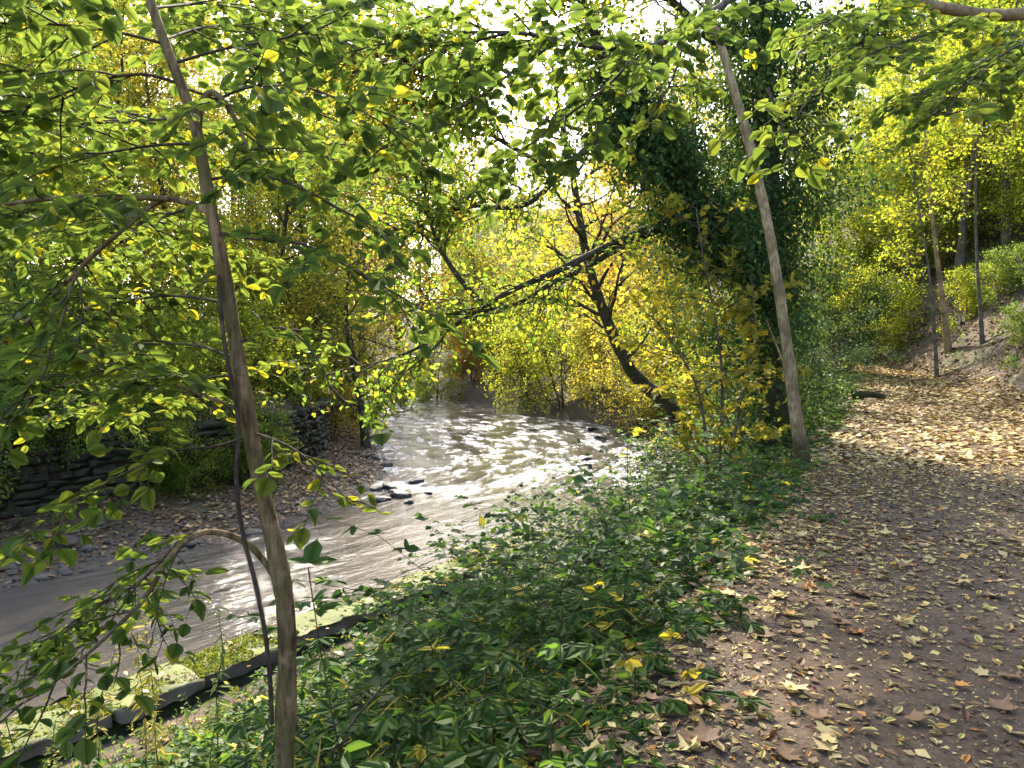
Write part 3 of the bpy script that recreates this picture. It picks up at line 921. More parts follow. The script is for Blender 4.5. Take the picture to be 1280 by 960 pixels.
rp = np.random.default_rng(77)
spots = [
    # px, distance, proto, scale, leaf, bark, label
    (40, 17.5, PC, .95, L_BRIGHT, B_MID, 'slender tree with mossy twin-bent trunk above the dark stone wall'),
    (-70, 16, PC, 1.0, L_MID, B_MID, 'slim turning tree at the far end of the stone wall'),
    (125, 21, PC, 1.15, L_YEL, B_DARK, 'slim yellow tree right above the middle of the stone wall'),
    (235, 23, PA, .8, L_YEL, B_DARK, 'bushy yellow tree behind the stone wall'),
    (330, 27, PA, .85, L_MID, B_DARK, 'green and yellow tree upstream of the stone wall'),
    (408, 30, PA, .8, L_YEL, B_DARK, 'golden tree over the shaded riverbank'),
    (90, 29, PD, .75, L_YEL, B_MID, 'airy tall yellow tree with sky showing through its crown'),
    (-20, 25, PD, .7, L_BRIGHT, B_MID, 'airy yellow-green tree on the slope above the wall'),
    (200, 36, PD, .75, L_YEL, B_MID, 'tall yellow tree high on the wooded slope'),
    (300, 40, PD, .85, L_YEL, B_MID, 'tall thin-leaved yellow tree on the slope crest'),
    (395, 44, PD, .95, L_ORA, B_MID, 'tall orange tree over the river bend'),
    (470, 50, PB, 1.05, L_ORA, B_MID, 'rounded orange tree at the river bend'),
    (20, 40, PD, .85, L_BRIGHT, B_MID, 'tall yellow-green tree at the back of the slope'),
    (530, 60, PB, 1.0, L_MID, B_DARK, 'dull green tree at the head of the reach'),
    (600, 70, PA, .95, L_GREEN, B_DARK, 'dark green tree closing the view up the river'),
    (655, 78, PB, .85, L_MID, B_DARK, 'greenish tree behind the yellow riverside bush'),
    (560, 92, PB, 1.25, L_YEL, B_DARK, 'pale yellow tree far up the valley'),
    (725, 62, PB, .9, L_YEL, B_MID, 'yellow tree over the far outside bend'),
    (770, 47, PD, .9, L_ORA, B_MID, 'orange-gold tree behind the leaning riverside trunk'),
    (840, 40, PA, .95, L_YEL, B_MID, 'golden tree behind the yellow maple'),
    (905, 34, PB, .85, L_YEL, B_MID, 'yellow tree between river and footpath'),
    (985, 44, PD, .95, L_BRIGHT, B_PALE, 'pale-stemmed airy tree beyond the ivy-clad tree'),
    (1050, 50, PB, .85, L_BRIGHT, B_MID, 'yellow-green tree where the footpath bends out of sight'),
    (1110, 43, PA, .75, L_BRIGHT, B_MID, 'bushy yellow-green tree behind the bend of the footpath'),
    (1150, 37, PD, 1.0, L_BRIGHT, B_MID, 'airy lime-coloured tree up the hillside'),
    (1255, 33, PE, 1.2, L_BRIGHT, B_MID, 'bright bushy tree on the hillside above the leafy bank'),
    (1350, 27, PE, 1.0, L_BRIGHT, B_MID, 'leafy tree high on the bank beside the footpath'),
    (1210, 46, PB, 1.0, L_BRIGHT, B_MID, 'tall leafy tree crowning the hillside'),
    (130, 52, PD, 1.4, L_YEL, B_MID, 'very tall yellow tree on the skyline above the wooded slope'),
    (240, 56, PD, 1.4, L_ORA, B_MID, 'very tall copper tree on the skyline above the wooded slope'),
    (350, 62, PD, 1.5, L_YEL, B_MID, 'tall thin yellow tree on the skyline behind the bend'),
    (430, 66, PD, 1.5, L_YEL, B_MID, 'tall broad yellow tree on the skyline behind the bend'),
    (40, 54, PD, 1.4, L_YEL, B_MID, 'tall yellow tree at the top of the wooded slope'),
    (505, 52, PD, 1.35, L_ORA, B_MID, 'tall orange-brown tree standing at the inside of the river bend'),
    (440, 38, PD, .85, L_YEL, B_MID, 'very tall yellow tree leaning over the shaded beach'),
    (345, 33, PD, .7, L_MID, B_MID, 'tall turning tree on the slope behind the golden one'),
    (150, 26, PC, 1.2, L_BRIGHT, B_MID, 'dense yellow-green tree directly behind the stone wall'),
    (-120, 22, PA, 1.0, L_BRIGHT, B_MID, 'broad yellow-green tree at the downstream end of the wall'),
    (260, 30, PD, .65, L_BRIGHT, B_MID, 'dense tree between slope crest and stone wall'),
    (60, 34, PA, 1.0, L_YEL, B_MID, 'broad yellow tree half way up the wooded slope'),
    (800, 75, PB, .85, L_YEL, B_MID, 'yellow tree beyond the wooded bend'),
    (870, 60, PB, .95, L_YEL, B_MID, 'tall gold tree beyond the maple'),
    (930, 52, PA, .9, L_BRIGHT, B_MID, 'broad yellow-green tree beside the hidden footpath'),
    (1010, 70, PB, .75, L_BRIGHT, B_MID, 'lime tree far along the hidden footpath'),
    (1075, 64, PB, .8, L_BRIGHT, B_MID, 'tall lime tree far up behind the bend'),
    (1140, 58, PB, .85, L_BRIGHT, B_MID, 'tall lime tree on the hillside skyline'),
    (1290, 42, PB, 1.1, L_BRIGHT, B_MID, 'tall leafy tree on the upper hillside'),
    (1195, 34, PE, 1.15, L_BRIGHT, B_MID, 'dense lime tree just above the thin hillside trunks'),
    (1345, 31, PE, 1.0, L_BRIGHT, B_MID, 'dense leafy tree above the top of the bank'),
    (1120, 36, PC, .95, L_BRIGHT, B_MID, 'slim lime tree at the footpath bend'),
    (1320, 23, PE, .7, L_BRIGHT, B_MID, 'slim lime tree on the leafy bank'),
    (690, 95, PB, .8, L_YEL, B_MID, 'dim yellow tree at the end of the valley'),
    (620, 105, PA, 1.1, L_MID, B_MID, 'hazy greenish tree at the valley end'),
    (1225, 38, PA, 1.1, L_BRIGHT, B_MID, 'broad lime tree filling the hillside behind the straight trunk'),
    (1090, 48, PA, 1.0, L_BRIGHT, B_MID, 'broad lime tree behind the light gap'),
    (1330, 36, PA, 1.15, L_BRIGHT, B_MID, 'broad lime tree at the top of the bank'),
    (1030, 58, PA, 1.1, L_YEL, B_MID, 'broad yellow tree seen past the ivy-clad trunk'),
    (285, 47, PD, 1.5, L_YEL, B_MID, 'towering thin yellow tree rising above the wooded slope'),
    (405, 50, PD, 1.55, L_YEL, B_MID, 'towering thin golden tree rising above the bend'),
    (590, 88, PA, 1.3, L_YEL, B_MID, 'broad yellow tree on the valley floor beyond the reach'),
    (700, 84, PA, 1.2, L_BRIGHT, B_MID, 'broad lime tree on the valley floor beyond the lemon bush'),
    (765, 90, PA, 1.3, L_YEL, B_MID, 'broad gold tree on the valley floor beyond the leaning trunk'),
    (500, 76, PA, 1.3, L_MID, B_MID, 'broad turning tree behind the orange trees at the bend'),
    (830, 82, PA, 1.2, L_YEL, B_MID, 'broad yellow tree far behind the maple'),
    (1400, 34, PB, 1.0, L_BRIGHT, B_MID, 'tall yellow-green tree at the hillside shoulder'),
]
for k, (px, d, pr, sc, lf, bk, lab) in enumerate(spots):
    place(pr, ground_at(px, d), rp.uniform(0, 6.28), sc * rp.uniform(.95, 1.05), lf, bk, lab, name='woodland_tree', group='woodland trees')

shrubs = [
    (588, 57, PS, 1.15, L_ORA, 'orange bush overhanging the head of the reach'),
    (545, 55, PS, 1.2, L_MID, 'dull green bush at the far water edge'),
    (655, 46, PS, 1.5, L_BRIGHT, 'big bright yellow-green bush at the water edge upstream'),
    (705, 41.5, PS, 1.45, L_BRIGHT, 'rounded lemon-yellow bush trailing into the river'),
    (760, 37, PS, 1.2, L_YEL, 'yellow bush below the orange-gold tree'),
    (800, 31, PS, .95, L_YEL, 'golden shrub beside the leaning riverside trunk'),
    (415, 29, PS, .9, L_YEL, 'yellow shrub hanging over the shaded beach head'),
    (370, 26, PS, .85, L_GREEN, 'dark green shrub at the end of the stone wall'),
    (480, 42, PS, 1.2, L_MID, 'turning shrub at the shaded water edge'),
    (300, 20, PT, 1.0, L_BRIGHT, 'low yellow-green thicket on top of the stone wall'),
    (190, 18.5, PT, .9, L_MID, 'low thicket on the wall top beside the slim yellow tree'),
    (60, 15.8, PT, .9, L_GREEN, 'green thicket on the wall top under the twin-bent trunk'),
    (1100, 32, PS, .9, L_BRIGHT, 'bright lime bush at the bend of the footpath'),
    (1058, 27, PS, .85, L_IVY, 'dark evergreen shrub at the footpath bend'),
    (1022, 17, PS, .5, L_IVY, 'dark evergreen shrub under the ivy-clad tree'),
    (965, 15, PT, .8, L_IVY, 'low dark evergreen shrub at the foot of the ivy-clad tree'),
    (1130, 38, PS, 1.1, L_BRIGHT, 'lime shrub on the hillside behind the thin trunks'),
    (1275, 20.5, PT, .5, L_GREEN, 'green thicket low on the leafy bank'),
    (1250, 27, PT, .6, L_GREEN, 'green thicket below the thin hillside trunks'),
    (1330, 20, PT, .7, L_GREEN, 'green thicket high on the leafy bank'),
    (170, 15.9, PT, .55, L_GREEN, 'small dark thicket growing from the face of the stone wall'),
    (215, 16.4, PT, .5, L_MID, 'small turning thicket at the foot of the wall'),
    (300, 17.4, PT, .55, L_GREEN, 'small green thicket drooping over the wall near the beach head'),
    (40, 14.4, PT, .55, L_MID, 'small turning thicket under the downstream wall'),
    (110, 15.2, PT, .8, L_GREEN, 'dark fern-like thicket hanging down the stone wall'),
    (330, 18.6, PT, .6, L_GREEN, 'green thicket at the foot of the stone wall'),
    (385, 23, PT, .7, L_MID, 'turning thicket at the head of the stony beach'),
    (250, 17.6, PT, .8, L_MID, 'thicket trailing over the middle of the stone wall'),
    (-10, 13.6, PT, .8, L_GREEN, 'thicket over the downstream end of the stone wall'),
    (445, 36, PS, 1.1, L_YEL, 'yellow shrub dipping into the shaded water edge'),
    (325, 24, PS, 1.1, L_YEL, 'golden shrub overhanging the top of the beach'),
    (270, 22, PS, 1.1, L_BRIGHT, 'yellow-green shrub above the stone wall'),
    (160, 19.5, PS, 1.0, L_YEL, 'yellow shrub above the stone wall near the slim yellow tree'),
    (20, 19, PS, 1.2, L_BRIGHT, 'yellow-green shrub behind the twin-bent trunk'),
    (620, 58, PS, 1.4, L_MID, 'green bush next to the orange one at the head of the reach'),
    (740, 50, PS, 1.5, L_YEL, 'tall yellow bush behind the lemon-yellow one'),
    (830, 34, PS, 1.2, L_BRIGHT, 'lime shrub behind the leaning trunk foot'),
    (870, 28, PS, 1.1, L_YEL, 'yellow shrub on the bank beyond the maple'),
    (1000, 28, PS, 1.0, L_MID, 'shrub beside the footpath beyond the ivy-clad tree'),
    (1235, 36, PS, 1.5, L_BRIGHT, 'broad lime bush high on the hillside'),
    (1165, 42, PS, 1.6, L_BRIGHT, 'tall lime bush behind the thin hillside trunks'),
    (1300, 38, PS, 1.6, L_BRIGHT, 'large lime bush near the hillside shoulder'),
    (1040, 38, PS, 1.4, L_BRIGHT, 'lime bush beyond the evergreen shrubs at the bend'),
    (1205, 28.5, PT, .7, L_BRIGHT, 'small lime thicket on the bank top behind the trunks'),
    (1100, 52, PS, 1.9, L_BRIGHT, 'very large lime bush far up the hidden footpath'),
    (645, 62, PS, 2.0, L_YEL, 'large yellow bush closing the end of the reach'),
    (690, 56, PS, 1.9, L_BRIGHT, 'large lime bush behind the lemon-yellow bush'),
    (590, 66, PS, 2.0, L_YEL, 'large golden bush behind the orange one'),
    (780, 60, PS, 2.0, L_YEL, 'large golden bush behind the leaning trunk'),
    (1080, 40, PS, 1.4, L_BRIGHT, 'tall lime bush beyond the footpath bend'),
    (1195, 38, PS, 1.3, L_BRIGHT, 'lime bush under the hillside trees'),
    (1290, 32, PS, 1.1, L_BRIGHT, 'lime bush on top of the leafy bank'),
    (885, 21, PT, .8, L_BRIGHT, 'yellow-green thicket on the bank behind the yellow maple'),
    (925, 24, PS, .85, L_MID, 'turning shrub between river and footpath'),
]
for k, (px, d, pr, sc, lf, lab) in enumerate(shrubs):
    place(pr, ground_at(px, d), rp.uniform(0, 6.28), sc, lf, B_DARK, lab, cat='shrub', name='shrub', group='riverside shrubs')

def px_line(pts):
    return np.array([at(*p) for p in pts])

def wood(acc, pts, r0, r1, sides=8, n=None, knots=0.0, seed=1, p=1.0):
    pts = chaikin(pts, 2)
    n = n or max(8, int(len(pts) * 1.5))
    q = resample(pts, n)
    R = r0 + (r1 - r0) * np.linspace(0, 1, n) ** p
    if knots:
        rr = np.random.default_rng(seed)
        a = fbm(np.arange(n)[:, None] * .45, np.arange(sides)[None] * .8, seed, 3) - .5
        R = R[:, None] * (1 + knots * a)
        R = R[None]
    else:
        R = R[None]
    tubes(acc, q[None], R, sides)
    return q

# slim trunks on the hillside
def slim(pts, r0, r1, bark, label, seed, leaf, nsh=26, up=True, cat='tree', name='hillside_tree', lsize=.12, spread=2.0, cb=.35, nk=9, ns=4, nt=4, grp='slim trees along the path side', tint=.5, tpl=RHOMB, lift=.04):
    base = np.array(pts[0]).copy()
    e = link(name, None, None, base, label=label, cat=cat, group=grp)
    proto = tree_meshes(name, seed, trunk=np.array(pts) - base, rad=r0, cb=cb, spread=spread, nl=nsh, ns=ns, nt=nt, nk=nk, size=lsize, shape='round', lift=lift, base_tint=tint, tpl=tpl)
    for nm, me, bk in proto:
        o = link(nm, me, e)
        o.material_slots[0].link = 'OBJECT'
        o.material_slots[0].material = leaf if nm == 'crown' else bark
    return e
def gbase(px, d, dz=-.1):
    g = ground_at(px, d)
    return np.array([g[0], g[1], g[2] + dz])
slim([gbase(1186, 27)] + [at(*p) for p in ((1172, 330, 26), (1160, 220, 26), (1153, 120, 26), (1150, 10, 26), (1155, -80, 26))], .10, .03, B_PALE, 'pale thin trunk leaning on the hillside edge with lime leaves', 301, L_BRIGHT)
slim([gbase(1172, 25.5)] + [at(*p) for p in ((1165, 360, 25.5), (1150, 270, 25.5), (1140, 200, 25.5), (1120, 120, 25.5))], .06, .02, B_MID, 'thin brown stem crossing in front of the pale hillside trunk', 302, L_BRIGHT, 18)
slim([gbase(1228, 25)] + [at(*p) for p in ((1219, 300, 25), (1220, 200, 25), (1228, 80, 25), (1230, -40, 25))], .06, .02, B_MID, 'thin straight brown trunk higher on the leafy bank', 303, L_BRIGHT, 20)
slim([gbase(1016, 33)] + [at(*p) for p in ((1015, 330, 33), (1017, 250, 33), (1015, 120, 33))], .10, .04, B_PALE, 'pale straight stem in the light gap behind the ivy', 304, L_BRIGHT, 14, cb=.5)

# leaning tree over the river
slim([gbase(862, 20, -.3)] + [at(*p) for p in ((848, 512, 19.6), (812, 488, 19), (785, 462, 18.6), (762, 410, 18.2), (738, 345, 18), (725, 280, 18), (716, 215, 18), (700, 150, 18), (690, 80, 18))],
     .22, .03, B_DARK, 'dark trunk bent out over the rapids with thin golden crown', 310, L_YEL, 24, name='leaning_tree', lsize=.15, spread=2.2, cb=.35, nk=5, ns=4, nt=4, grp=None, tint=.65)
# dark small tree at the water edge opposite
slim([gbase(458, 27, -.2)] + [at(*p) for p in ((452, 510, 27), (444, 470, 27), (430, 400, 27), (440, 300, 27))],
     .16, .04, B_DARK, 'dark leaning stem at the head of the stony beach', 311, L_YEL, 22, name='beach_tree', lsize=.14, spread=2.6, cb=.25, nk=8, grp=None, tint=.5)

# ---- ivy-clad tree with long boughs over the river
def ivy_tree():
    base = gbase(975, 13.2, -.2)
    e = link('ivy_clad_tree', None, None, base, label='big dark ivy-clad tree with long boughs reaching over the river', cat='tree')
    r = np.random.default_rng(500)
    A = Acc()
    tr = [base] + [at(*p) for p in ((968, 450, 13.2), (962, 330, 13.2), (958, 200, 13.1), (952, 90, 13.0), (948, -40, 13), (955, -160, 13), (950, -280, 13))]
    tq = wood(A, tr, .30, .10, 14, 50, .3, 3)
    build(A, 'trunk', B_DARK, e, base)
    limbs = {
        'a': ([tq[14], at(960, 325, 13.1), at(905, 283, 12.6), at(850, 232, 12.2), at(815, 196, 12), at(770, 120, 11.8), at(740, 30, 11.6), at(700, -60, 11.5)], .17, .06),
        'b': ([at(812, 190, 12), at(772, 150, 11.9), at(735, 185, 11.6), at(700, 215, 11.4), at(672, 250, 11.2), at(640, 262, 11), at(590, 256, 10.9), at(545, 266, 10.8), at(505, 300, 10.8)], .075, .012),
        'c': ([tq[12], at(925, 300, 12.8), at(860, 270, 12.3), at(800, 290, 12), at(742, 316, 11.8), at(690, 342, 11.6), at(640, 362, 11.4), at(603, 384, 11.2), at(560, 412, 11.1), at(515, 440, 11), at(470, 455, 11), at(430, 462, 11)], .11, .010),
        'd': ([at(830, 284, 12.2), at(780, 306, 12.0), at(735, 334, 11.7), at(690, 352, 11.5), at(655, 378, 11.4), at(610, 388, 11.2), at(560, 395, 11.1), at(500, 380, 11.0)], .06, .010),
        'f': ([at(608, 383, 11.2), at(585, 362, 11.1), at(565, 335, 11.1), at(550, 312, 11), at(535, 270, 11), at(530, 235, 11), at(500, 190, 11)], .05, .008),
        'g': ([at(740, 30, 11.6), at(660, 60, 11.2), at(590, 90, 11), at(520, 70, 10.8), at(440, 90, 10.6)], .06, .012),
        'h': ([tq[26], at(1000, 150, 13), at(1040, 90, 13), at(1090, 40, 13), at(1140, -20, 13)], .09, .02),
        'i': ([tq[30], at(900, 60, 13), at(840, 0, 12.6), at(760, -60, 12.2), at(660, -80, 11.8)], .10, .02),
        'k': ([at(700, 215, 11.4), at(650, 190, 11.2), at(600, 160, 11.0), at(560, 120, 10.8), at(540, 60, 10.6)], .05, .01),
        'j': ([at(560, 412, 11.1), at(545, 435, 11), at(500, 470, 10.9), at(470, 500, 10.8)], .02, .006),
    }
    TA, CA = Acc(), Acc()
    leaves = [[], [], [], [], []]
    LQ = {}
    for key, (pts, r0, r1) in limbs.items():
        LA = Acc()
        q = wood(LA, pts, r0, r1, 9, 40, .25, ord(key))
        LQ[key] = q
        build(LA, 'limb', B_DARK, e, base)
        L = {'a': 2.2, 'b': 1.0, 'c': 1.3, 'd': 1.0, 'f': 1.2, 'g': 2.0, 'h': 1.6, 'i': 2.2, 'j': .5, 'k': 1.3}[key]
        m = {'a': 24, 'b': 24, 'c': 26, 'd': 20, 'f': 34, 'g': 60, 'h': 22, 'i': 60, 'j': 8, 'k': 34}[key]
        p, d, f = children(q[None], m, r, .35, 1.0, .8, .7)
        lim = grow(p, d, L * r.uniform(.5, 1.1, len(p)) * (1.15 - .4 * f), 8, .2, .0, r)
        tubes(TA, lim, taper(np.full(len(p), .016), 8, .3), 5)
        p, d, f = children(lim, 6, r, .2, 1.0, .8, .7)
        sb = grow(p, d, .45 * L * r.uniform(.5, 1.2, len(p)), 6, .22, -.01, r)
        tubes(TA, sb, taper(np.full(len(p), .007), 6, .4), 3)
        p, d, nv, s = leaf_set(sb, {'a': 14, 'b': 8, 'c': 8, 'd': 7, 'f': 11, 'g': 14, 'h': 14, 'i': 14, 'j': 8, 'k': 12}[key], r, .10, .05)
        tt = r.normal({'g': .7, 'i': .6, 'a': .5}.get(key, .5), .22, len(p)).clip(0, 1)
        for a_, b_ in zip(leaves, (p, d, nv, s, tt)): a_.append(b_)
    build(TA, 'twigs', B_DARK, e, base)
    p, d, nv, s, tt = [np.concatenate(x) for x in leaves]
    add_leaves(CA, p, d, nv, s, tt, KITE)
    build(CA, 'crown', L_MID, e, base, kind='stuff')
    # ivy: leaves hugging trunk and limbs, thick at places
    IA = Acc()
    def clothe(q, n, rad, t0=0, t1=1, clump=.35):
        t = r.uniform(t0, t1, n) * (len(q) - 1)
        i = np.minimum(t.astype(int), len(q) - 2); fr = (t - i)[:, None]
        c = q[i] * (1 - fr) + q[i + 1] * fr
        o = nrm(r.normal(0, 1, (n, 3)))
        rr = rad * (.35 + .85 * r.random(n) ** .6) * (.55 + .9 * vnoise(t * .5 + o[:, 0] * 1.5, o[:, 1] * 2 + o[:, 2] * 2, 8))
        p = c + o * rr[:, None] * np.array([1, 1, 1.1])
        dd = o * .5 + r.normal(0, .4, (n, 3)) + np.array([0, 0, -.7])
        nv = o + r.normal(0, .35, (n, 3))
        add_leaves(IA, p, dd, nv, r.uniform(.05, .10, n), (r.normal(.46, .26, n)).clip(0, 1), RHOMB)
    clothe(tq, 8000, .6, 0, .42)
    clothe(tq, 6000, .7, .38, .8)
    clothe(LQ['a'], 10000, .62, .12, .72)
    clothe(LQ['c'], 4200, .55, .03, .33)
    clothe(LQ['h'], 2500, .45, .1, .8)
    # bushy ivy sprays standing out from the trunk
    p, d, f = children(tq[None], 85, r, .17, .8, 1.25, .5)
    sp = grow(p, d, r.uniform(.9, 2.5, len(p)), 7, .2, -.02, r)
    STW = Acc(); tubes(STW, sp, taper(np.full(len(p), .014), 7, .3), 4)
    for q in sp:
        clothe(q, 300, .34, .25, 1)
    p, d, f = children(LQ['a'][None], 34, r, .12, .7, 1.2, .8)
    sp = grow(p, d, r.uniform(.6, 1.9, len(p)), 7, .2, -.05, r)
    tubes(STW, sp, taper(np.full(len(p), .012), 7, .3), 4)
    for q in sp:
        clothe(q, 300, .28, .2, 1)
    build(STW, 'ivy_stems', B_DARK, e, base)
    build(IA, 'ivy', L_IVY, e, base, kind='stuff')
ivy_tree()

# ---- near trees: twigs set with flat sprays of leaves
class Spray:
    def __init__(self, seed):
        self.r = np.random.default_rng(seed)
        self.P, self.D, self.N, self.S, self.T = [], [], [], [], []
        self.tw = Acc(); self.step = .13; self.dens = .55
    def shoot(self, p0, d0, L, size, sub=2, droop=.06, gap=.045, rad=.0026, tint=.45):
        r = self.r
        n = 8
        q = grow(np.array([p0]), np.array([d0]), np.array([L]), n, .09, -droop, r)
        tubes(self.tw, q, taper([rad * (1 + .6 * sub)], n, .4), 4)
        q = q[0]
        sl = np.r_[0, np.cumsum(np.linalg.norm(np.diff(q, axis=0), axis=1))]
        t = .35 * gap + r.uniform(0, gap); sg = r.choice([-1, 1])
        while t < sl[-1]:
            c = np.array([np.interp(t, sl, q[:, k]) for k in range(3)])
            j = min(int(np.searchsorted(sl, t)), n - 1)
            T = nrm(q[j] - q[j - 1])
            sd = nrm(np.cross(T, [0, 0, 1.0])) * sg
            self.leaf(c, T * .55 + sd * .85 + np.array([0, 0, r.normal(-.12, .16)]), size * (.75 + .35 * t / sl[-1]), tint)
            t += gap * r.uniform(.75, 1.3); sg = -sg
        self.leaf(q[-1], q[-1] - q[-2], size * 1.1, tint)
        if sub > 0:
            k = max(2, int(L / self.step))
            for i, f in enumerate(np.linspace(.2, .85, k)):
                j = f * (n - 1); a = int(j)
                c = q[a] + (q[min(a + 1, n - 1)] - q[a]) * (j - a)
                T = nrm(q[min(a + 1, n - 1)] - q[a])
                sd = nrm(np.cross(T, [0, 0, 1.0])) * (1 if (i % 2) else -1)
                self.shoot(c, T * .75 + sd * .75 + np.array([0, 0, r.normal(-.03, .1)]), L * r.uniform(.35, .6) * (1.1 - .4 * f), size, sub - 1, droop, gap, rad * .8, tint)
    def leaf(self, c, d, s, tint):
        r = self.r
        if r.random() < .12:
            return
        self.P.append(c); self.D.append(nrm(np.asarray(d)))
        self.N.append(np.array([-.05, .5, .8]) + r.normal(0, .33, 3))
        self.S.append(s * r.uniform(.5, 1.15)); self.T.append(np.clip(r.normal(tint, .18), 0, 1) if r.random() > .025 else 1.0)
    def along(self, q, gap, L, size, f0=.1, f1=1.0, sub=1, droop=.05, tint=.45, dz=0.0, leafgap=.045):
        sl = np.r_[0, np.cumsum(np.linalg.norm(np.diff(q, axis=0), axis=1))]
        t = f0 * sl[-1]; sg = 1
        while t < f1 * sl[-1]:
            c = np.array([np.interp(t, sl, q[:, k]) for k in range(3)])
            j = min(max(int(np.searchsorted(sl, t)), 1), len(q) - 1)
            T = nrm(q[j] - q[j - 1])
            h = np.cross(T, [0, 0, 1.0])
            if np.linalg.norm(h) < .25:
                a = self.r.uniform(0, 6.28); h = np.array([math.cos(a), math.sin(a), 0])
            d = T * self.r.uniform(.35, .8) + nrm(h) * sg * .85 + np.array([0, 0, self.r.normal(dz, .16)])
            self.shoot(c, d, L * self.r.uniform(.55, 1.15) * (1.1 - .45 * t / sl[-1]), size, sub, droop, leafgap, tint=tint)
            t += gap * self.dens * self.r.uniform(.7, 1.35); sg = -sg
    def finish(self, parent, base, leaf, bark=B_TWIG, nsingle=300, tpl=OVAL, crown='crown', size_shown=True):
        P, D, Nn, S_, T = [np.array(x) for x in (self.P, self.D, self.N, self.S, self.T)]
        u, v, z = project(P)
        show = S_ / z * ((u > 5) & (u < 1275) & (v > 5) & (v < 955) & (z > .5))
        order = np.argsort(-show)
        pick = order[:nsingle]
        pick = pick[show[pick] > 0]
        X, Y, Z = leaf_frames(D, Nn)
        if len(pick):
            var = []
            for k in range(8):
                A = Acc()
                tv = tpl[0].copy()
                tv[:, 2] += (.16 * (k % 3) - .14) * tv[:, 1] ** 2 + .4 * ((k % 4) - 1.2) * tv[:, 0] ** 2
                tv[:, 0] = tv[:, 0] * (.8 + .1 * ((k * 3) % 5)) + .07 * ((k * 5) % 4 - 1.5) * tv[:, 1] ** 2
                A.add(tv, tpl[1], (k + .5) / 8, tpl[0])
                var.append(A.mesh('leaf_shape', leaf))
            for i in pick:
                o = link('leaf', var[min(7, int(T[i] * 8))], parent)
                M = Matrix(np.column_stack([X[i] * S_[i], Y[i] * S_[i], Z[i] * S_[i], P[i] - base]).tolist() + [[0, 0, 0, 1]])
                o.matrix_basis = M
        rest = np.setdiff1d(np.arange(len(P)), pick)
        A = Acc()
        zz = z[rest]
        near = (zz < 7) & (u[rest] > -300) & (u[rest] < 1580) & (v[rest] > -350)
        a, b = rest[near], rest[~near]
        vg = np.random.default_rng(9).integers(0, 4, len(a))
        for k in range(4):
            tv = tpl[0].copy()
            tv[:, 2] += (.16 * k - .2) * tv[:, 1] ** 2 + .35 * ((k * 7) % 4 - 1.2) * tv[:, 0] ** 2
            tv[:, 0] = tv[:, 0] * (.82 + .1 * k) + .06 * (k - 1.5) * tv[:, 1] ** 2
            m = a[vg == k]
            if len(m): add_leaves(A, P[m], D[m], Nn[m], S_[m], T[m], (tv, tpl[1]))
        if len(b): add_leaves(A, P[b], D[b], Nn[b], S_[b], T[b], KITE if tpl is OVAL else tpl)
        if len(rest): build(A, crown, leaf, parent, base, kind='stuff')
        build(self.tw, 'twigs', bark, parent, base)
        return len(P)

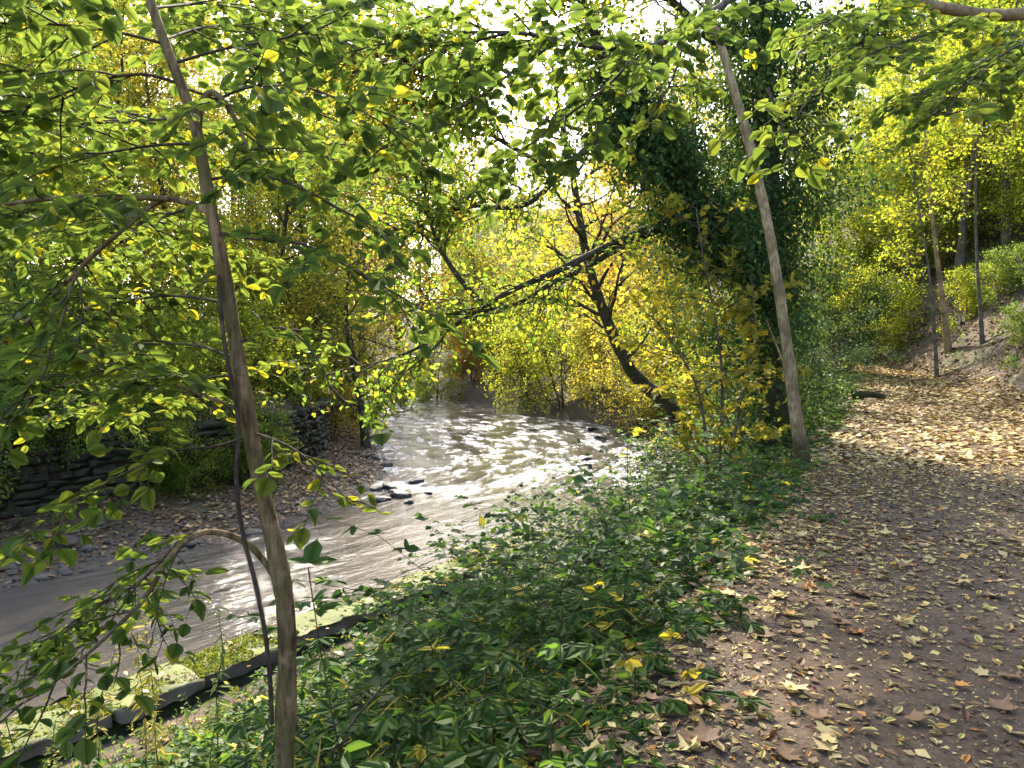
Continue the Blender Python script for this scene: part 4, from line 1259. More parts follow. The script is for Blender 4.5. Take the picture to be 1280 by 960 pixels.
def near_sapling():
    base = np.array([-.87, 2.8, gz(-.87, 2.8) - .1])
    e = link('young_tree', None, None, base, label='slim brown-trunked young tree with broad green leaves, rooted on the bramble bank', cat='tree')
    sp = Spray(11)
    A = Acc()
    dd = 2.8
    tr = [base, at(354, 985, dd), at(357, 900, dd), at(360, 800, dd), at(354, 730, dd), at(334, 640, dd), at(316, 560, dd), at(303, 480, dd), at(290, 400, dd), at(276, 320, dd), at(262, 255, dd), at(253, 200, dd), at(246, 160, dd), at(228, 110, dd), at(207, 58, dd), at(180, -20, dd), at(165, -120, dd), at(150, -260, 2.9)]
    q = resample(chaikin(tr, 3), 200)
    n = 200
    R = .041 * (1 - .74 * np.linspace(0, 1, n) ** 1.1) * (1 + .7 * np.exp(-np.linspace(0, 1, n) * 25))
    sides = 36
    ca = np.minimum(np.arange(sides), sides - np.arange(sides))[None]
    nz = fbm(np.arange(n)[:, None] * .12, ca * .35, 4, 3) - .5
    fis = fbm(np.arange(n)[:, None] * .22, np.abs(ca - 9) * 1.1, 41, 3) - .5
    lump = sum(a_ * np.exp(-((np.arange(n)[:, None] - c_) / w_) ** 2) for c_, a_, w_ in ((38, .14, 4), (63, .10, 3), (91, .074, 3), (112, .12, 3.5), (128, .07, 2.5)))
    tubes(A, q[None], (R[:, None] * (1 + .16 * nz + .10 * fis + lump))[None], sides)
    build(A, 'trunk', B_SAP, e, base)
    def limb(pts, r0, r1, name='limb', bark=B_SAP, n=40):
        LA = Acc()
        qq = wood(LA, [np.asarray(p) if len(p) == 3 and not isinstance(p, tuple) else at(*p) for p in pts], r0, r1, 9, n, .18, len(pts))
        build(LA, name, bark, e, base)
        return qq
    # the crooked second leader that bends over
    l0 = limb([(247, 165, 2.8), (249, 140, 2.8), (255, 120, 2.79), (266, 114, 2.78), (278, 124, 2.77), (292, 145, 2.76), (302, 165, 2.75), (315, 200, 2.7)], .016, .004)
    sp.along(l0, .074, .45, .072, .5, 1, 1)
    # arching boughs towards the river
    l1 = limb([(264, 268, 2.8), (248, 258, 2.8), (225, 250, 2.78), (197, 247, 2.75), (150, 247, 2.7), (95, 246, 2.6), (40, 250, 2.5), (-30, 262, 2.4), (-120, 270, 2.3)], .013, .004)
    sp.along(l1, .12, .55, .074, .25, 1, 1)
    l2 = limb([(205, 250, 2.77), (180, 262, 2.8), (150, 290, 2.85), (105, 330, 2.9), (62, 375, 2.95), (10, 425, 3.0), (-60, 470, 3.1)], .010, .004)
    sp.along(l2, .14, .5, .072, .35, 1, 1)
    l3 = limb([(198, 249, 2.76), (170, 275, 2.7), (130, 305, 2.65), (98, 335, 2.6), (85, 370, 2.55), (72, 420, 2.5), (40, 480, 2.45)], .008, .003)
    sp.along(l3, .14, .45, .068, .4, 1, 1)
    l4 = limb([(305, 520, 2.8), (285, 505, 2.78), (240, 490, 2.72), (195, 470, 2.66), (148, 458, 2.6), (95, 475, 2.55), (30, 500, 2.5), (-40, 520, 2.45)], .0065, .0025)
    sp.along(l4, .11, .42, .072, .1, 1, 1, dz=.05)
    l5 = limb([(347, 725, 2.8), (330, 700, 2.8), (312, 680, 2.79), (285, 667, 2.77), (255, 663, 2.74), (228, 678, 2.7), (205, 705, 2.66), (185, 745, 2.6), (140, 790, 2.5), (90, 835, 2.4), (40, 875, 2.32), (-20, 900, 2.25)], .0145, .003)
    sp.along(l5, .10, .50, .072, .30, 1, 1, dz=.03)
    l6 = limb([(238, 670, 2.72), (215, 685, 2.8), (180, 725, 2.85), (120, 760, 2.9), (60, 800, 2.95), (0, 830, 3.0)], .007, .0025)
    sp.along(l6, .11, .5, .068, .2, 1, 1, dz=.05)
    # dead vine hanging beside the trunk
    limb([(273, 345, 2.76), (277, 400, 2.73), (283, 450, 2.73), (296, 505, 2.74), (299, 545, 2.73), (295, 580, 2.72), (297, 630, 2.72), (306, 680, 2.72), (318, 722, 2.74), (326, 760, 2.74), (333, 800, 2.74), (338, 850, 2.75), (340, 905, 2.75)], .0075, .009, 'hanging_vine', B_VINE, 60)
    # sprays on the other side of the trunk
    for pts, L, gap, tint in (
            ([(312, 540, 2.8), (340, 548, 2.75), (375, 565, 2.7), (410, 598, 2.65), (440, 632, 2.62)], .28, .10, .6),
            ([(290, 430, 2.8), (320, 420, 2.78), (352, 405, 2.75), (385, 430, 2.7), (410, 470, 2.66), (420, 520, 2.64)], .30, .12, .5),
            ([(268, 290, 2.8), (320, 300, 2.75), (370, 300, 2.7), (430, 330, 2.65), (500, 370, 2.6), (550, 400, 2.55)], .38, .12, .3),
            ([(258, 225, 2.8), (320, 215, 2.78), (380, 235, 2.75), (440, 270, 2.72), (500, 300, 2.7)], .42, .12, .3),
            ([(240, 140, 2.8), (300, 110, 2.78), (360, 100, 2.75), (440, 130, 2.72), (520, 180, 2.7)], .5, .11, .3),
            ([(225, 105, 2.8), (180, 90, 2.75), (120, 100, 2.7), (50, 130, 2.65), (-30, 150, 2.6)], .5, .11, .5),
            ([(215, 80, 2.8), (280, 60, 2.85), (350, 50, 2.9), (420, 30, 2.95), (480, -20, 3.0)], .5, .11, .35),
            ([(205, 55, 2.8), (150, 40, 2.7), (80, 30, 2.6), (0, 30, 2.5), (-80, 20, 2.4)], .55, .11, .5),
            ([(188, 0, 2.8), (230, -20, 2.9), (300, -30, 3.0), (380, -30, 3.1), (460, -60, 3.2)], .5, .12, .4),
            ([(250, 180, 2.8), (200, 180, 2.9), (140, 190, 3.0), (70, 200, 3.15), (0, 190, 3.3)], .5, .11, .55),
            ([(285, 380, 2.8), (240, 370, 2.95), (180, 370, 3.1), (110, 390, 3.3), (40, 400, 3.5)], .5, .12, .6),
            ([(295, 450, 2.8), (250, 430, 2.9), (190, 430, 3.1), (120, 430, 3.3), (50, 450, 3.5)], .45, .12, .65),
            ([(310, 545, 2.8), (270, 560, 2.75), (220, 560, 2.7), (160, 590, 2.62), (90, 625, 2.55), (40, 665, 2.5)], .36, .10, .6),
            ([(262, 250, 2.8), (230, 262, 3.3), (180, 280, 3.9), (110, 290, 4.5), (40, 300, 5.0)], .7, .13, .6),
            ([(240, 140, 2.8), (210, 150, 3.3), (150, 150, 3.9), (80, 140, 4.5), (20, 120, 5.0)], .7, .13, .6),
            ([(300, 470, 2.8), (270, 470, 3.2), (210, 480, 3.7), (140, 500, 4.2), (70, 520, 4.6)], .6, .15, .7),
            ([(230, 110, 2.8), (260, 120, 3.4), (330, 160, 4.0), (400, 190, 4.6), (470, 230, 5.2)], .6, .15, .4),
            ([(205, 50, 2.8), (245, 35, 3.2), (290, 30, 3.6), (340, 35, 4.0), (400, 40, 4.4)], .6, .08, .5),
            ([(190, 10, 2.8), (240, 5, 3.3), (300, 0, 3.8), (370, 5, 4.3), (450, 20, 4.8)], .6, .08, .5),
            ([(175, -60, 2.8), (120, -60, 2.6), (60, -40, 2.45), (0, -10, 2.35)], .5, .11, .45)):
        lq = limb(pts, .0062, .0022, 'limb', B_TWIG, 26)
        sp.along(lq, gap * (2.0 if pts[-1][0] > 300 else 1), L, .072, .22, 1, 1, tint=tint)
    k = sp.finish(e, base, L_NEAR)
    print('sapling leaves', k)
near_sapling()

def beech_overhang():
    # stands on the uphill side of the footpath out of the picture; its boughs hang into it
    base = np.array([7.6, 4.2, gz(7.6, 4.2) - .2])
    e = link('overhanging_tree', None, None, base, label='tree beside the footpath whose leafy pale boughs overhang the scene from above', cat='tree')
    A = Acc()
    tq = wood(A, [base, base + (-.1, .05, 1.6), base + (-.3, .1, 3.4), base + (-.35, .2, 5), base + (-.2, .4, 7.0), base + (0, .4, 9)], .2, .05, 14, 40, .2, 6)
    build(A, 'trunk', B_MID, e, base)
    sp = Spray(23); sp.step = .20; sp.dens = .62
    def limb(pts, r0, r1, bark=B_MID, n=40):
        LA = Acc()
        qq = wood(LA, [p if isinstance(p, np.ndarray) else at(*p) for p in pts], r0, r1, 9, n, .2, len(pts))
        build(LA, 'limb', bark, e, base)
        return qq
    a = limb([tq[14], at(1420, -20, 5.0), at(1330, 10, 5.2), at(1250, 22, 5.4), at(1190, 12, 5.5), at(1150, 5, 5.5), at(1100, -30, 5.4), at(1000, -70, 5.2)], .075, .03, B_PALE)
    b = limb([at(1000, -70, 5.2), at(940, -20, 4.6), at(905, 5, 4.4), at(870, 28, 4.2), at(838, 50, 4.0), at(800, 62, 3.9), at(740, 60, 3.8), at(660, 40, 3.7), at(580, 40, 3.7)], .03, .008)
    sp.along(b, .12, .75, .078, .52, 1, 2, tint=.38)
    for pts, L, tint in (
            ([at(860, 34, 4.2), at(845, 90, 4.1), at(825, 130, 4.0), at(800, 165, 3.9)], .32, .5),
            ([at(800, 62, 3.9), at(760, 110, 3.8), at(700, 150, 3.7), at(650, 190, 3.65), at(610, 215, 3.6)], .5, .3),
            ([at(700, 50, 3.8), at(640, 90, 3.7), at(590, 130, 3.6), at(530, 150, 3.5), at(470, 190, 3.5)], .55, .3),
            ([at(640, 40, 3.7), at(560, 60, 3.6), at(490, 50, 3.5), at(420, 70, 3.4)], .55, .3),
            ([at(1230, 20, 5.4), at(1170, 40, 4.8), at(1100, 60, 4.3), at(1050, 90, 4.0), at(1010, 120, 3.8), at(995, 150, 3.7)], .42, .55),
            ([at(1320, 10, 5.2), at(1270, 60, 4.6), at(1220, 90, 4.2), at(1160, 110, 4.0), at(1120, 140, 3.9)], .5, .5),
            ([at(1380, 0, 5), at(1320, 40, 4.2), at(1260, 60, 3.8), at(1200, 110, 3.6), at(1180, 150, 3.5)], .4, .5),
            ([at(1150, 5, 5.5), at(1080, 20, 5.0), at(1040, 20, 4.6), at(1000, 50, 4.3)], .45, .5),
            ([at(960, 110, 3.8), at(975, 150, 3.7), at(985, 190, 3.65), at(990, 215, 3.6)], .3, .6)):
        lq = limb(pts, .008, .0025, B_TWIG, 26)
        sp.along(lq, .12, L, .078, .2, 1, 1, tint=tint)
    # high crown over the footpath, out of the picture
    r = sp.r
    for k in range(16):
        c = tq[18 + k]
        az = r.uniform(0, 6.28)
        d = np.array([math.cos(az), math.sin(az), .25])
        pts = [c, c + d * 1.2, c + d * 2.4 + (0, 0, .1), c + d * 3.6 - (0, 0, .1)]
        lq = limb(pts, .03, .008, B_MID, 16)
        sp.along(lq, .4, 1.1, .10, .25, 1, 1, leafgap=.085)
    print('overhang leaves', sp.finish(e, base, L_NEAR))
beech_overhang()

def pale_sapling():
    base = np.array([3.9, 10.0, gz(3.9, 10.0) - .3])
    e = link('pale_trunked_tree', None, None, base, label='slender pale-barked tree leaning from the edge of the footpath', cat='tree')
    A = Acc()
    d = 10.0
    tr = [base, at(1005, 575, d), at(998, 540, d), at(992, 500, d), at(985, 440, d), at(972, 350, d), at(960, 280, d), at(940, 190, d), at(920, 120, d), at(902, 60, d), at(888, 15, d), at(872, -60, d), at(860, -160, d), at(850, -260, d)]
    n, sides = 140, 22
    q = resample(chaikin(tr, 2), n)
    R = .082 * (1 - .6 * np.linspace(0, 1, n)) * (1 + .75 * np.exp(-np.linspace(0, 1, n) * 22))
    nz = fbm(np.arange(n)[:, None] * .3, np.minimum(np.arange(sides), sides - np.arange(sides))[None] * .5, 14, 3) - .5
    knot = sum(a_ * np.exp(-((np.arange(n)[:, None] - c_) / w_) ** 2) for c_, a_, w_ in ((24, .22, 2.2), (40, .10, 1.5), (58, .12, 1.6), (73, .14, 1.6), (88, .10, 1.4)))
    dark = np.repeat(1 - sstep(.45, .62, np.linspace(0, 1, n) * 9.5 / 1.0 + .15 * nz[:, 3] - .2), sides)
    tubes(A, q[None], (R[:, None] * (1 + .2 * nz + knot))[None], sides, dark * .85)
    build(A, 'trunk', B_PALE, e, base)
    # bare thin side stem
    LA = Acc()
    wood(LA, [at(990, 490, 10), at(978, 450, 9.9), at(966, 420, 9.85), at(958, 400, 9.8)], .02, .008, 7, 20)
    build(LA, 'limb', B_PALE, e, base)
    r = np.random.default_rng(8)
    BA, CA = Acc(), Acc()
    p, dd, f = children(q[None], 22, r, .66, 1, 1.1, .5)
    lim = grow(p, dd, r.uniform(.8, 2.2, len(p)), 8, .15, .03, r)
    tubes(BA, lim, taper(np.full(len(p), .02), 8, .3), 5)
    p, dd, f = children(lim, 6, r, .25, 1, .8)
    sb = grow(p, dd, r.uniform(.3, .8, len(p)), 5, .15, -.02, r)
    tubes(BA, sb, taper(np.full(len(p), .006), 5, .4), 3)
    p, dd, nv, s = leaf_set(sb, 9, r, .095, .02)
    add_leaves(CA, p, dd, nv, s, r.normal(.5, .22, len(p)).clip(0, 1), KITE)
    build(BA, 'branches', B_MID, e, base)
    build(CA, 'crown', L_GREEN, e, base, kind='stuff')
pale_sapling()

def yellow_maple():
    base = np.array([3.15, 11.3, gz(3.15, 11.3) - .1])
    e = link('yellow_maple', None, None, base, label='young maple with yellow lobed leaves on the bank beside the pale trunk', cat='tree')
    r = np.random.default_rng(15)
    stems = []
    A = Acc()
    for pts in ([base, at(905, 480, 11.2), at(895, 400, 11), at(880, 330, 10.8), at(870, 260, 10.7)],
                [base + (.1, .1, 0), at(930, 480, 11.4), at(945, 420, 11.5), at(940, 340, 11.4)],
                [base + (-.1, 0, 0), at(880, 500, 11), at(850, 440, 10.7), at(820, 400, 10.5)]):
        stems.append(wood(A, pts, .032, .008, 7, 24))
    build(A, 'trunk', B_MID, e, base)
    BA = Acc()
    P, D, Nv, Sz = [], [], [], []
    for q in stems:
        p, dd, f = children(q[None], 22, r, .15, 1, 1.1, .35)
        lim = grow(p, dd, r.uniform(.5, 1.2, len(p)), 7, .12, -.01, r)
        tubes(BA, lim, taper(np.full(len(p), .009), 7, .3), 4)
        p, dd, f = children(lim, 5, r, .3, 1, .8, .3)
        sb = grow(p, dd, r.uniform(.15, .4, len(p)), 4, .12, -.04, r)
        tubes(BA, sb, taper(np.full(len(p), .004), 4, .5), 3)
        p, dd, nv, s = leaf_set(sb, 5, r, .115, .02, drop=.35)
        P.append(p); D.append(dd); Nv.append(nv); Sz.append(s)
    sp = Spray(3)
    sp.P, sp.D, sp.N, sp.S = [np.concatenate(x) for x in (P, D, Nv, Sz)]
    sp.T = r.normal(.47, .2, len(sp.P)).clip(0, 1)
    sp.tw = BA
    sp.finish(e, base, L_YEL, B_TWIG, 220, MAPLE)
yellow_maple()

# ------------------------------------------------------------------ bramble bank
def bank_points(n, r, y0, y1, inner=.0, outer=.75):
    x = r.uniform(-9, 12, n * 6); y = r.uniform(y0, y1, n * 6)
    dr, dp = sdist(RB, x, y), sdist(PL, x, y)
    edge = .35 * (fbm(x * 1.1, y * 1.1, 55) - .5)
    ok = (dr > outer) & (dp < -inner + edge)
    x, y = x[ok][:n], y[ok][:n]
    return np.c_[x, y, height(x, y)]

def brambles():
    r = np.random.default_rng(31)
    A, ST = Acc(), Acc()
    for (n, y0, y1, L, k, size, tpl) in ((860, .8, 5.2, 1.5, 12, .088, BLEAF), (1100, 5, 9.5, 1.55, 12, .092, KITE), (1150, 8, 17, 1.4, 12, .085, RHOMB), (900, 15, 30, 1.4, 11, .11, RHOMB)):
        P = bank_points(n, r, y0, y1, .08, 1.15)
        D = r.normal(0, 1, (len(P), 3)); D[:, 2] = r.uniform(.6, 1.6, len(P))
        dp = sdist(PL, P[:, 0], P[:, 1])
        hs = (.55 + .45 * sstep(0, -1.2, dp)) * (.35 + .65 * np.maximum(sstep(1.2, 3.4, sdist(RB, P[:, 0], P[:, 1])), sstep(7.6, 9.6, P[:, 1]))) * (1 + .35 * sstep(-.6, .4, P[:, 0]) * sstep(-.3, -1.5, dp)) * (1 - .5 * sstep(-.3, -1.3, P[:, 0]) * sstep(9, 6, P[:, 1]))
        q = grow(P - np.array([0, 0, .05]), D, L * hs * r.uniform(.55, 1.15, len(P)), 9, .13, -.19, r)
        tubes(ST, q[:, ::2], taper(np.full(len(P), .004), 5, .5), 3)
        p, d, f = children(q, k, r, .15, 1.0, 1.0, .5)
        zz = height(p[:, 0], p[:, 1]); p[:, 2] = np.maximum(p[:, 2], zz + .03)
        nv = np.array([0, 0, 1.0]) + r.normal(0, .4, p.shape)
        s = size * r.uniform(.6, 1.3, len(p))
        cl = fbm(p[:, 0] * .7, p[:, 1] * .7, 91, 3)
        tint = np.repeat((.42 + .5 * (cl - .5) + r.normal(0, .16, len(p))).clip(0, .9), 1)
        tint = np.where(r.random(len(p)) < .03, 1.0, tint)
        d = nrm(d * (1, 1, .35))
        side = nrm(np.cross(d, [0, 0, 1.0]))
        for a in (0, 1.15, -1.15):
            add_leaves(A, p + d * (s * .15)[:, None], d * math.cos(a) + side * math.sin(a) + np.array([0, 0, -.15]), nv + r.normal(0, .15, p.shape), s * (1.0 if a == 0 else .85), tint, tpl)
    o = build(A, 'bramble_undergrowth', L_BRAM, kind='stuff', label='dense dark green brambles covering the bank between path and river', cat='brambles')
    build(ST, 'bramble_stems', B_VINE, o, np.zeros(3))
brambles()

def carpet(name, label, cat, P, r, leaf, n_stem, size, hgt, tpl=KITE, tint=.5):
    """low herbs: short stems with a few leaves"""
    A = Acc()
    D = r.normal(0, .6, (len(P), 3)); D[:, 2] = 1
    q = grow(P, D, hgt * r.uniform(.4, 1.2, len(P)), 5, .15, -.05, r)
    p, d, f = children(q, n_stem, r, .25, 1, 1.1, .4)
    nv = np.array([0, 0, 1.0]) + r.normal(0, .45, p.shape)
    add_leaves(A, p, d, nv, size * r.uniform(.6, 1.3, len(p)), r.normal(tint, .25, len(p)).clip(0, 1), tpl)
    tubes(A, q[:, ::2], taper(np.full(len(P), .003), 3, .5), 3, .2)
    build(A, name, leaf, kind='stuff', label=label, cat=cat)
rc = np.random.default_rng(41)
P = bank_points(1000, rc, 1.5, 9, 1.6, .5)
carpet('pale_herbs', 'pale green herbs and weeds crowding behind the mossy river wall', 'weeds', P, rc, L_PALE, 7, .045, .24, KITE, .45)
P = bank_points(1500, rc, 1, 9, 1.0, .8)
carpet('bank_herbs', 'low mixed herbs filling the foot of the bramble bank', 'weeds', P, rc, L_BRAM, 8, .055, .26, KITE, .6)
P = bank_points(420, rc, 1.2, 12, .2, 1.2)
carpet('dry_grass', 'thin dry grass blades poking through the brambles', 'grass', P, rc, L_PALE, 4, .22, .35, BLADE, .75)
x, y = rc.uniform(4, 40, 16000), rc.uniform(4, 45, 16000)
dpr = sdist(PR, x, y)
ok = (dpr > .5) & (rc.random(16000) < .15 + .85 * (fbm(x * .35, y * .35, 66) > .5))
P = np.c_[x, y, height(x, y)][ok][:5200]
carpet('hillside_undergrowth', 'green undergrowth scattered over the leafy hillside', 'undergrowth', P, rc, L_BRAM, 8, .11, .5, RHOMB, .5)
x, y = rc.uniform(-30, -5, 26000), rc.uniform(4, 50, 26000)
dw = -sdist(WL, x, y)
ok = (dw > .3)
P = np.c_[x, y, height(x, y)][ok][:5500]
carpet('slope_undergrowth', 'mixed green undergrowth on the slope above the stone wall', 'undergrowth', P, rc, L_MID, 8, .12, .7, RHOMB, .45)

# ------------------------------------------------------------------ fallen leaves
rl = np.random.default_rng(61)
def litter_points(n, y0, y1, mode):
    x = rl.uniform(-3 if mode == 'path' else 3, 24, n); y = rl.uniform(y0, y1, n)
    dp, dr = sdist(PL, x, y), sdist(PR, x, y)
    if mode == 'path':
        w = np.exp(-np.maximum(dp, 0) / .75) * .85 + np.exp(-np.maximum(-dr, 0) / .8) * .7 + .20 + .9 * sstep(5.5, 11, y)
        w *= .55 + .9 * (fbm(x * .8, y * .8, 71) - .2)
        ok = (dp > -.55) & (dr < .4) & (rl.random(n) < w)
    else:
        ok = (dr > .0) & (dr < 9)
    x, y, dp = x[ok], y[ok], dp[ok]
    z = np.where((dp > 0) & (sdist(PR, x, y) < 0), np.maximum(path_top(x, y), height(x, y)), height(x, y))
    return np.c_[x, y, z + rl.uniform(.003, .012, len(x))]
A = Acc()
Pn = litter_points(170000, 1.6, 10.5, 'path')
u, v, z = project(Pn)
inframe = (u > -60) & (u < 1340) & (v < 1020)
Pn = Pn[inframe]
def scatter(A, P, smin, smax, tpls, flat=.2, pal=None):
    n = len(P)
    a = rl.uniform(0, 6.28, n)
    D = np.stack([np.cos(a), np.sin(a), rl.normal(0, flat, n)], 1)
    Nv = np.array([0, 0, 1.0]) + rl.normal(0, flat, (n, 3))
    S_ = rl.uniform(smin, smax, n) * np.where(rl.random(n) < .2, 1.35, 1)
    T = rl.choice(pal if pal is not None else [.12, .25, .35, .5, .6, .72, .8, .9, .97], n) + rl.normal(0, .04, n)
    ch = rl.integers(0, len(tpls), n)
    for k, t in enumerate(tpls):
        m = ch == k
        if m.any():
            add_leaves(A, P[m], D[m], Nv[m], S_[m], T[m].clip(0, 1), t)
    return D, Nv, S_, T
DRY = side_leaf([(0.12, .14), (.35, .25), (.62, .23), (.86, .09)], droop=-.12, fold=.35, petiole=.2)
FLAT = side_leaf([(0.2, .17), (.55, .2)], droop=.05, fold=.2, petiole=0)
MAP2 = maple_leaf(.55)
scatter(A, Pn, .016, .052, [DRY, FLAT, FLAT, KITE])
Px = litter_points(26000, 1.8, 7, 'path')
u, v, z = project(Px)
Px = Px[(u > -40) & (u < 1320) & (v < 1000)]
scatter(A, Px, .04, .075, [DRY, KITE, FLAT], .2, [.2, .3, .5, .6, .7, .78, .85, .93])
Pq = litter_points(150000, 1.6, 8, 'path')
u, v, z = project(Pq)
Pq = Pq[(u > -40) & (u < 1320) & (v < 1000)]; Pq[:, 2] -= .002
scatter(A, Pq, .008, .024, [RHOMB], .3, [.05, .12, .2, .3, .4, .55, .7, .8])
Pm = litter_points(60000, 5, 11, 'path')
scatter(A, Pm, .04, .085, [KITE, FLAT, KITE])
Pf = litter_points(150000, 10, 34, 'path')
scatter(A, Pf, .07, .15, [KITE, KITE, RHOMB], .2, [.25, .4, .5, .55, .62, .7, .75, .8, .85])
# sparser litter creeping under the brambles and over the hillside and beach
Pb = bank_points(2500, rl, 2, 12, -.2, .8); Pb[:, 2] += .03
scatter(A, Pb, .04, .10, [KITE, DRY])
t = rl.uniform(0, cs[-1], 420); a = rl.normal(0, .2, 420)
P = np.c_[np.interp(t, cs, cw[:, 0]) + a * .8, np.interp(t, cs, cw[:, 1]) - a * .55, np.full(420, CT + .03)]
scatter(A, P, .04, .09, [DRY, KITE])
build(A, 'leaf_litter', L_DEAD, kind='stuff', label='thin carpet of small yellow and brown fallen leaves on the path', cat='leaf litter')
A = Acc()
Ph = litter_points(42000, 8, 42, 'hill')
scatter(A, Ph, .08, .17, [KITE, RHOMB], .35, [.1, .2, .3, .4, .5, .62])
x, y = rl.uniform(-12, -2, 34000), rl.uniform(8, 34, 34000)
dl, dw = -sdist(LB, x, y), -sdist(WL, x, y)
ok = (dl > .5) & (dw < 0) & (rl.random(34000) < sstep(.1, 1.6, dl))
x, y = x[ok], y[ok]
scatter(A, np.c_[x, y, height(x, y) + .025], .06, .14, [KITE, RHOMB], .3, [.1, .2, .25, .3, .4, .5, .6])
build(A, 'woodland_leaf_litter', L_DEAD, kind='stuff', label='brown fallen leaves strewn over hillside and stony beach', cat='leaf litter')

# the larger leaves that can be told apart, each its own thing
kinds = [('fallen_oval_leaf', 'pale yellow oval leaf lying on the footpath', .93, DRY, .05, .09, 90),
         ('fallen_oval_leaf', 'tan curled oval leaf lying on the footpath', .62, DRY, .05, .095, 70),
         ('fallen_maple_leaf', 'pale straw lobed maple leaf lying flat on the footpath', .76, MAP2, .07, .13, 45),
         ('fallen_maple_leaf', 'brown crinkled maple leaf lying on the footpath', .34, MAP2, .07, .13, 45),
         ('fallen_maple_leaf', 'orange lobed maple leaf lying on the footpath', .99, MAP2, .05, .09, 20)]
for nm, lab, tn, tpl, s0, s1, cnt in kinds:
    var = []
    for k in range(3):
        A = Acc(); tv = tpl[0].copy(); tv[:, 2] += (.25 * k - .2) * (tv[:, 1] - .4) ** 2 + rl.normal(0, .02, len(tv))
        A.add(tv, tpl[1], np.clip(tn + .035 * (k - 1), 0, 1), tpl[0]); var.append(A.mesh(nm, L_DEAD))
    pts = Pn[(Pn[:, 1] < 6.5)]
    pu, pv, pz_ = project(pts)
    pts = pts[(pu > 700) & (pu < 1275) & (pv < 952)]
    sel = rl.choice(len(pts), cnt, replace=False)
    for i in sel:
        o = link(nm, var[rl.integers(3)], None, None, label=lab, cat='fallen leaf', group=lab.replace(' leaf ', ' leaves '))
        s = rl.uniform(s0, s1)
        o.location = pts[i] + (0, 0, .006)
        o.rotation_euler = (rl.normal(0, .12), rl.normal(0, .12), rl.uniform(0, 6.28))
        o.scale = (s, s, s)

# ------------------------------------------------------------------ single plants and sticks
def herb(px, py, d, H, n, leaf, label, size=.10, lean=(0, 0), tpl=LANCE, name='willowherb', tint=.7, cat='plant', group=None, drop=.5):
    r = np.random.default_rng(int(px * 7 + py))
    base = at(px, py, d)
    g = gz(base[0], base[1])
    base[2] = max(g, base[2] - H) if base[2] > g else g
    e = link(name, None, None, base, label=label, cat=cat, group=group)
    A = Acc()
    q = grow(np.array([[0, 0, -.05]]), np.array([[lean[0], lean[1], 1.0]]), np.array([H]), 12, .05, -.03, r)
    tubes(A, q, taper([.005], 12, .4), 5)
    build(A, 'stem', B_VINE, e, np.zeros(3))
    p, dd, f = children(q, n, r, .2, 1, 1.15, .3)
    dd[:, 2] -= drop
    A = Acc()
    add_leaves(A, p, dd, np.array([0, 0, 1.0]) + r.normal(0, .3, p.shape), size * r.uniform(.7, 1.2, n) * (1.2 - .5 * f), r.normal(tint, .15, n).clip(0, 1), tpl)
    build(A, 'leaves', leaf, e, np.zeros(3), kind='stuff')
    return e
herb(198, 770, 4.6, 1.15, 70, L_PALE, 'tall yellowed willowherb stem drooping before the mossy wall', .11, (-.05, 0), tint=.95)
herb(178, 770, 4.7, .95, 55, L_PALE, 'shorter yellow willowherb next to the tall drooping one', .10, (.1, 0), tint=.9)
herb(268, 745, 4.8, 1.0, 46, L_PALE, 'pale green willowherb with drooping narrow leaves before the mossy wall', .11, (.04, 0), tint=.35)
herb(120, 800, 4.4, .7, 44, L_PALE, 'short straw-coloured herb near the mossy wall', .09, (.0, 0), tint=.85)
herb(60, 880, 4.6, .5, 40, L_PALE, 'low pale herb beneath the drooping bough by the wall', .08, (.1, 0), tint=.6)
herb(262, 880, 4.2, .6, 40, L_PALE, 'low pale green herb between wall and young trunk', .08, (-.1, 0), tint=.4)
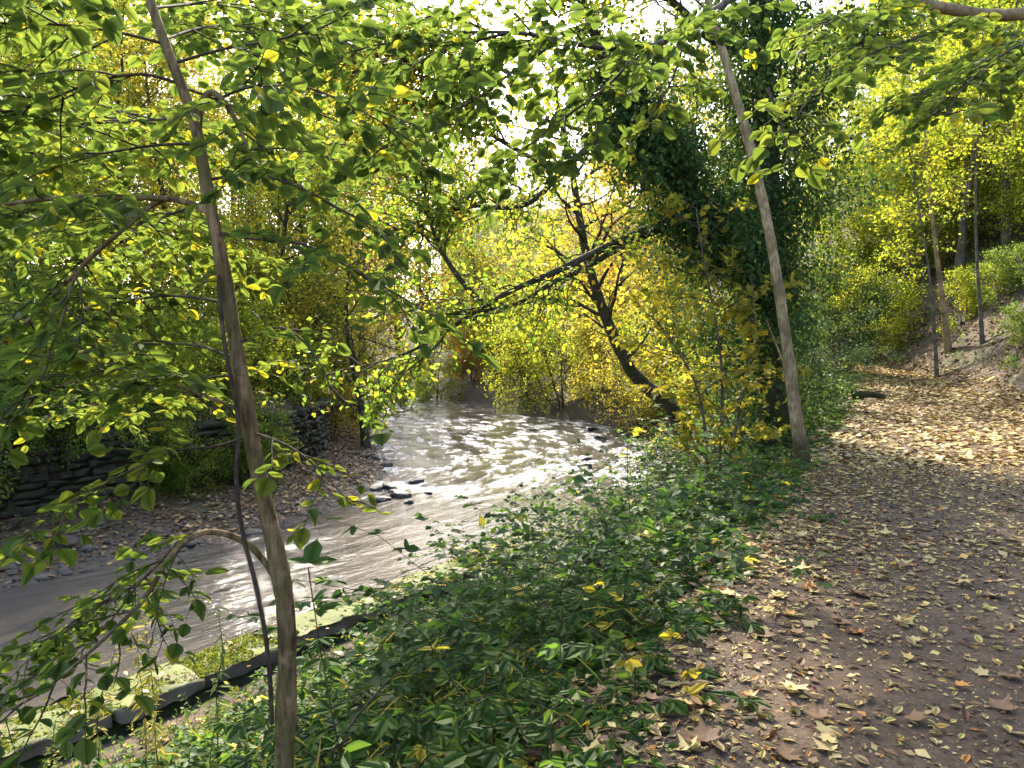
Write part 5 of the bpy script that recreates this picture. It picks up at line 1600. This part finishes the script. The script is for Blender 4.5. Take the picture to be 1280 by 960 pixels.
# sprigs reaching out of the brambles
herb(690, 640, 7.6, 1.25, 40, L_BRAM, 'dark leafy sprig arching out of the brambles over the water', .075, (-1.1, .1), KITE, 'bramble_sprig', .45, 'plant', drop=.1)
herb(640, 665, 7.2, .9, 26, L_BRAM, 'shorter leafy sprig beside the arching one over the water', .07, (-.9, .2), KITE, 'bramble_sprig', .45, 'plant', drop=.1)
herb(1040, 900, 0 or 30, .1, 4, L_BRAM, 'tiny green tuft at the footpath bend', .06, (0, 0), KITE, 'grass_tuft', .5, 'plant') if False else None
# dry upright stalk and sticks
def stick(pts, r0, r1, label, name='dry_stalk', cat='stick', bark=B_TWIG):
    pts = np.array(pts)
    A = Acc(); wood(A, pts, r0, r1, 6, 24, .2, len(pts)); build(A, name, bark, None, pts[0], label=label, cat=cat)
stick([at(790, 690, 6.6), at(787, 640, 6.6), at(784, 590, 6.6), at(785, 547, 6.6)], .005, .003, 'thin dry stalk standing upright out of the brambles')
stick([at(415, 940, 3.3), at(450, 890, 3.4), at(485, 850, 3.5), at(500, 842, 3.55)], .008, .004, 'bare brown stick arching through the brambles near the young trunk')
stick([at(700, 690, 5.6), at(745, 650, 5.8), at(790, 665, 5.8), at(840, 690, 5.6)], .004, .003, 'thin pale bramble cane looping over the leaves', 'bramble_cane')
g0 = wpt(1085, 497, path_z(22.5))
stick([np.array([g0[0] - .35, g0[1], g0[2] + .05]), np.array([g0[0] - .05, g0[1] - .05, g0[2] + .09]), np.array([g0[0] + .3, g0[1] - .2, g0[2] + .03])], .11, .06, 'short dark log lying at the edge of the footpath bend', 'log', 'log', B_DARK)
for k in range(14):
    i = rl.integers(len(Pn))
    p = Pn[i]; a = rl.uniform(0, 6.28); L = rl.uniform(.12, .4)
    dv = np.array([math.cos(a) * L, math.sin(a) * L, 0])
    bend = np.array([-dv[1], dv[0], 0]) * rl.uniform(-.2, .2)
    A = Acc(); wood(A, np.array([p + (0, 0, .004), p + dv * .5 + bend + (0, 0, .01), p + dv + (0, 0, .004)]), .004, .002, 5, 8)
    build(A, 'fallen_twig', B_TWIG, None, p, label='thin dark twig lying among the leaves on the footpath', cat='twig', group='twigs on the footpath')
print('objects', len(bpy.data.objects), 'tris', sum(len(m.polygons) for m in bpy.data.meshes))
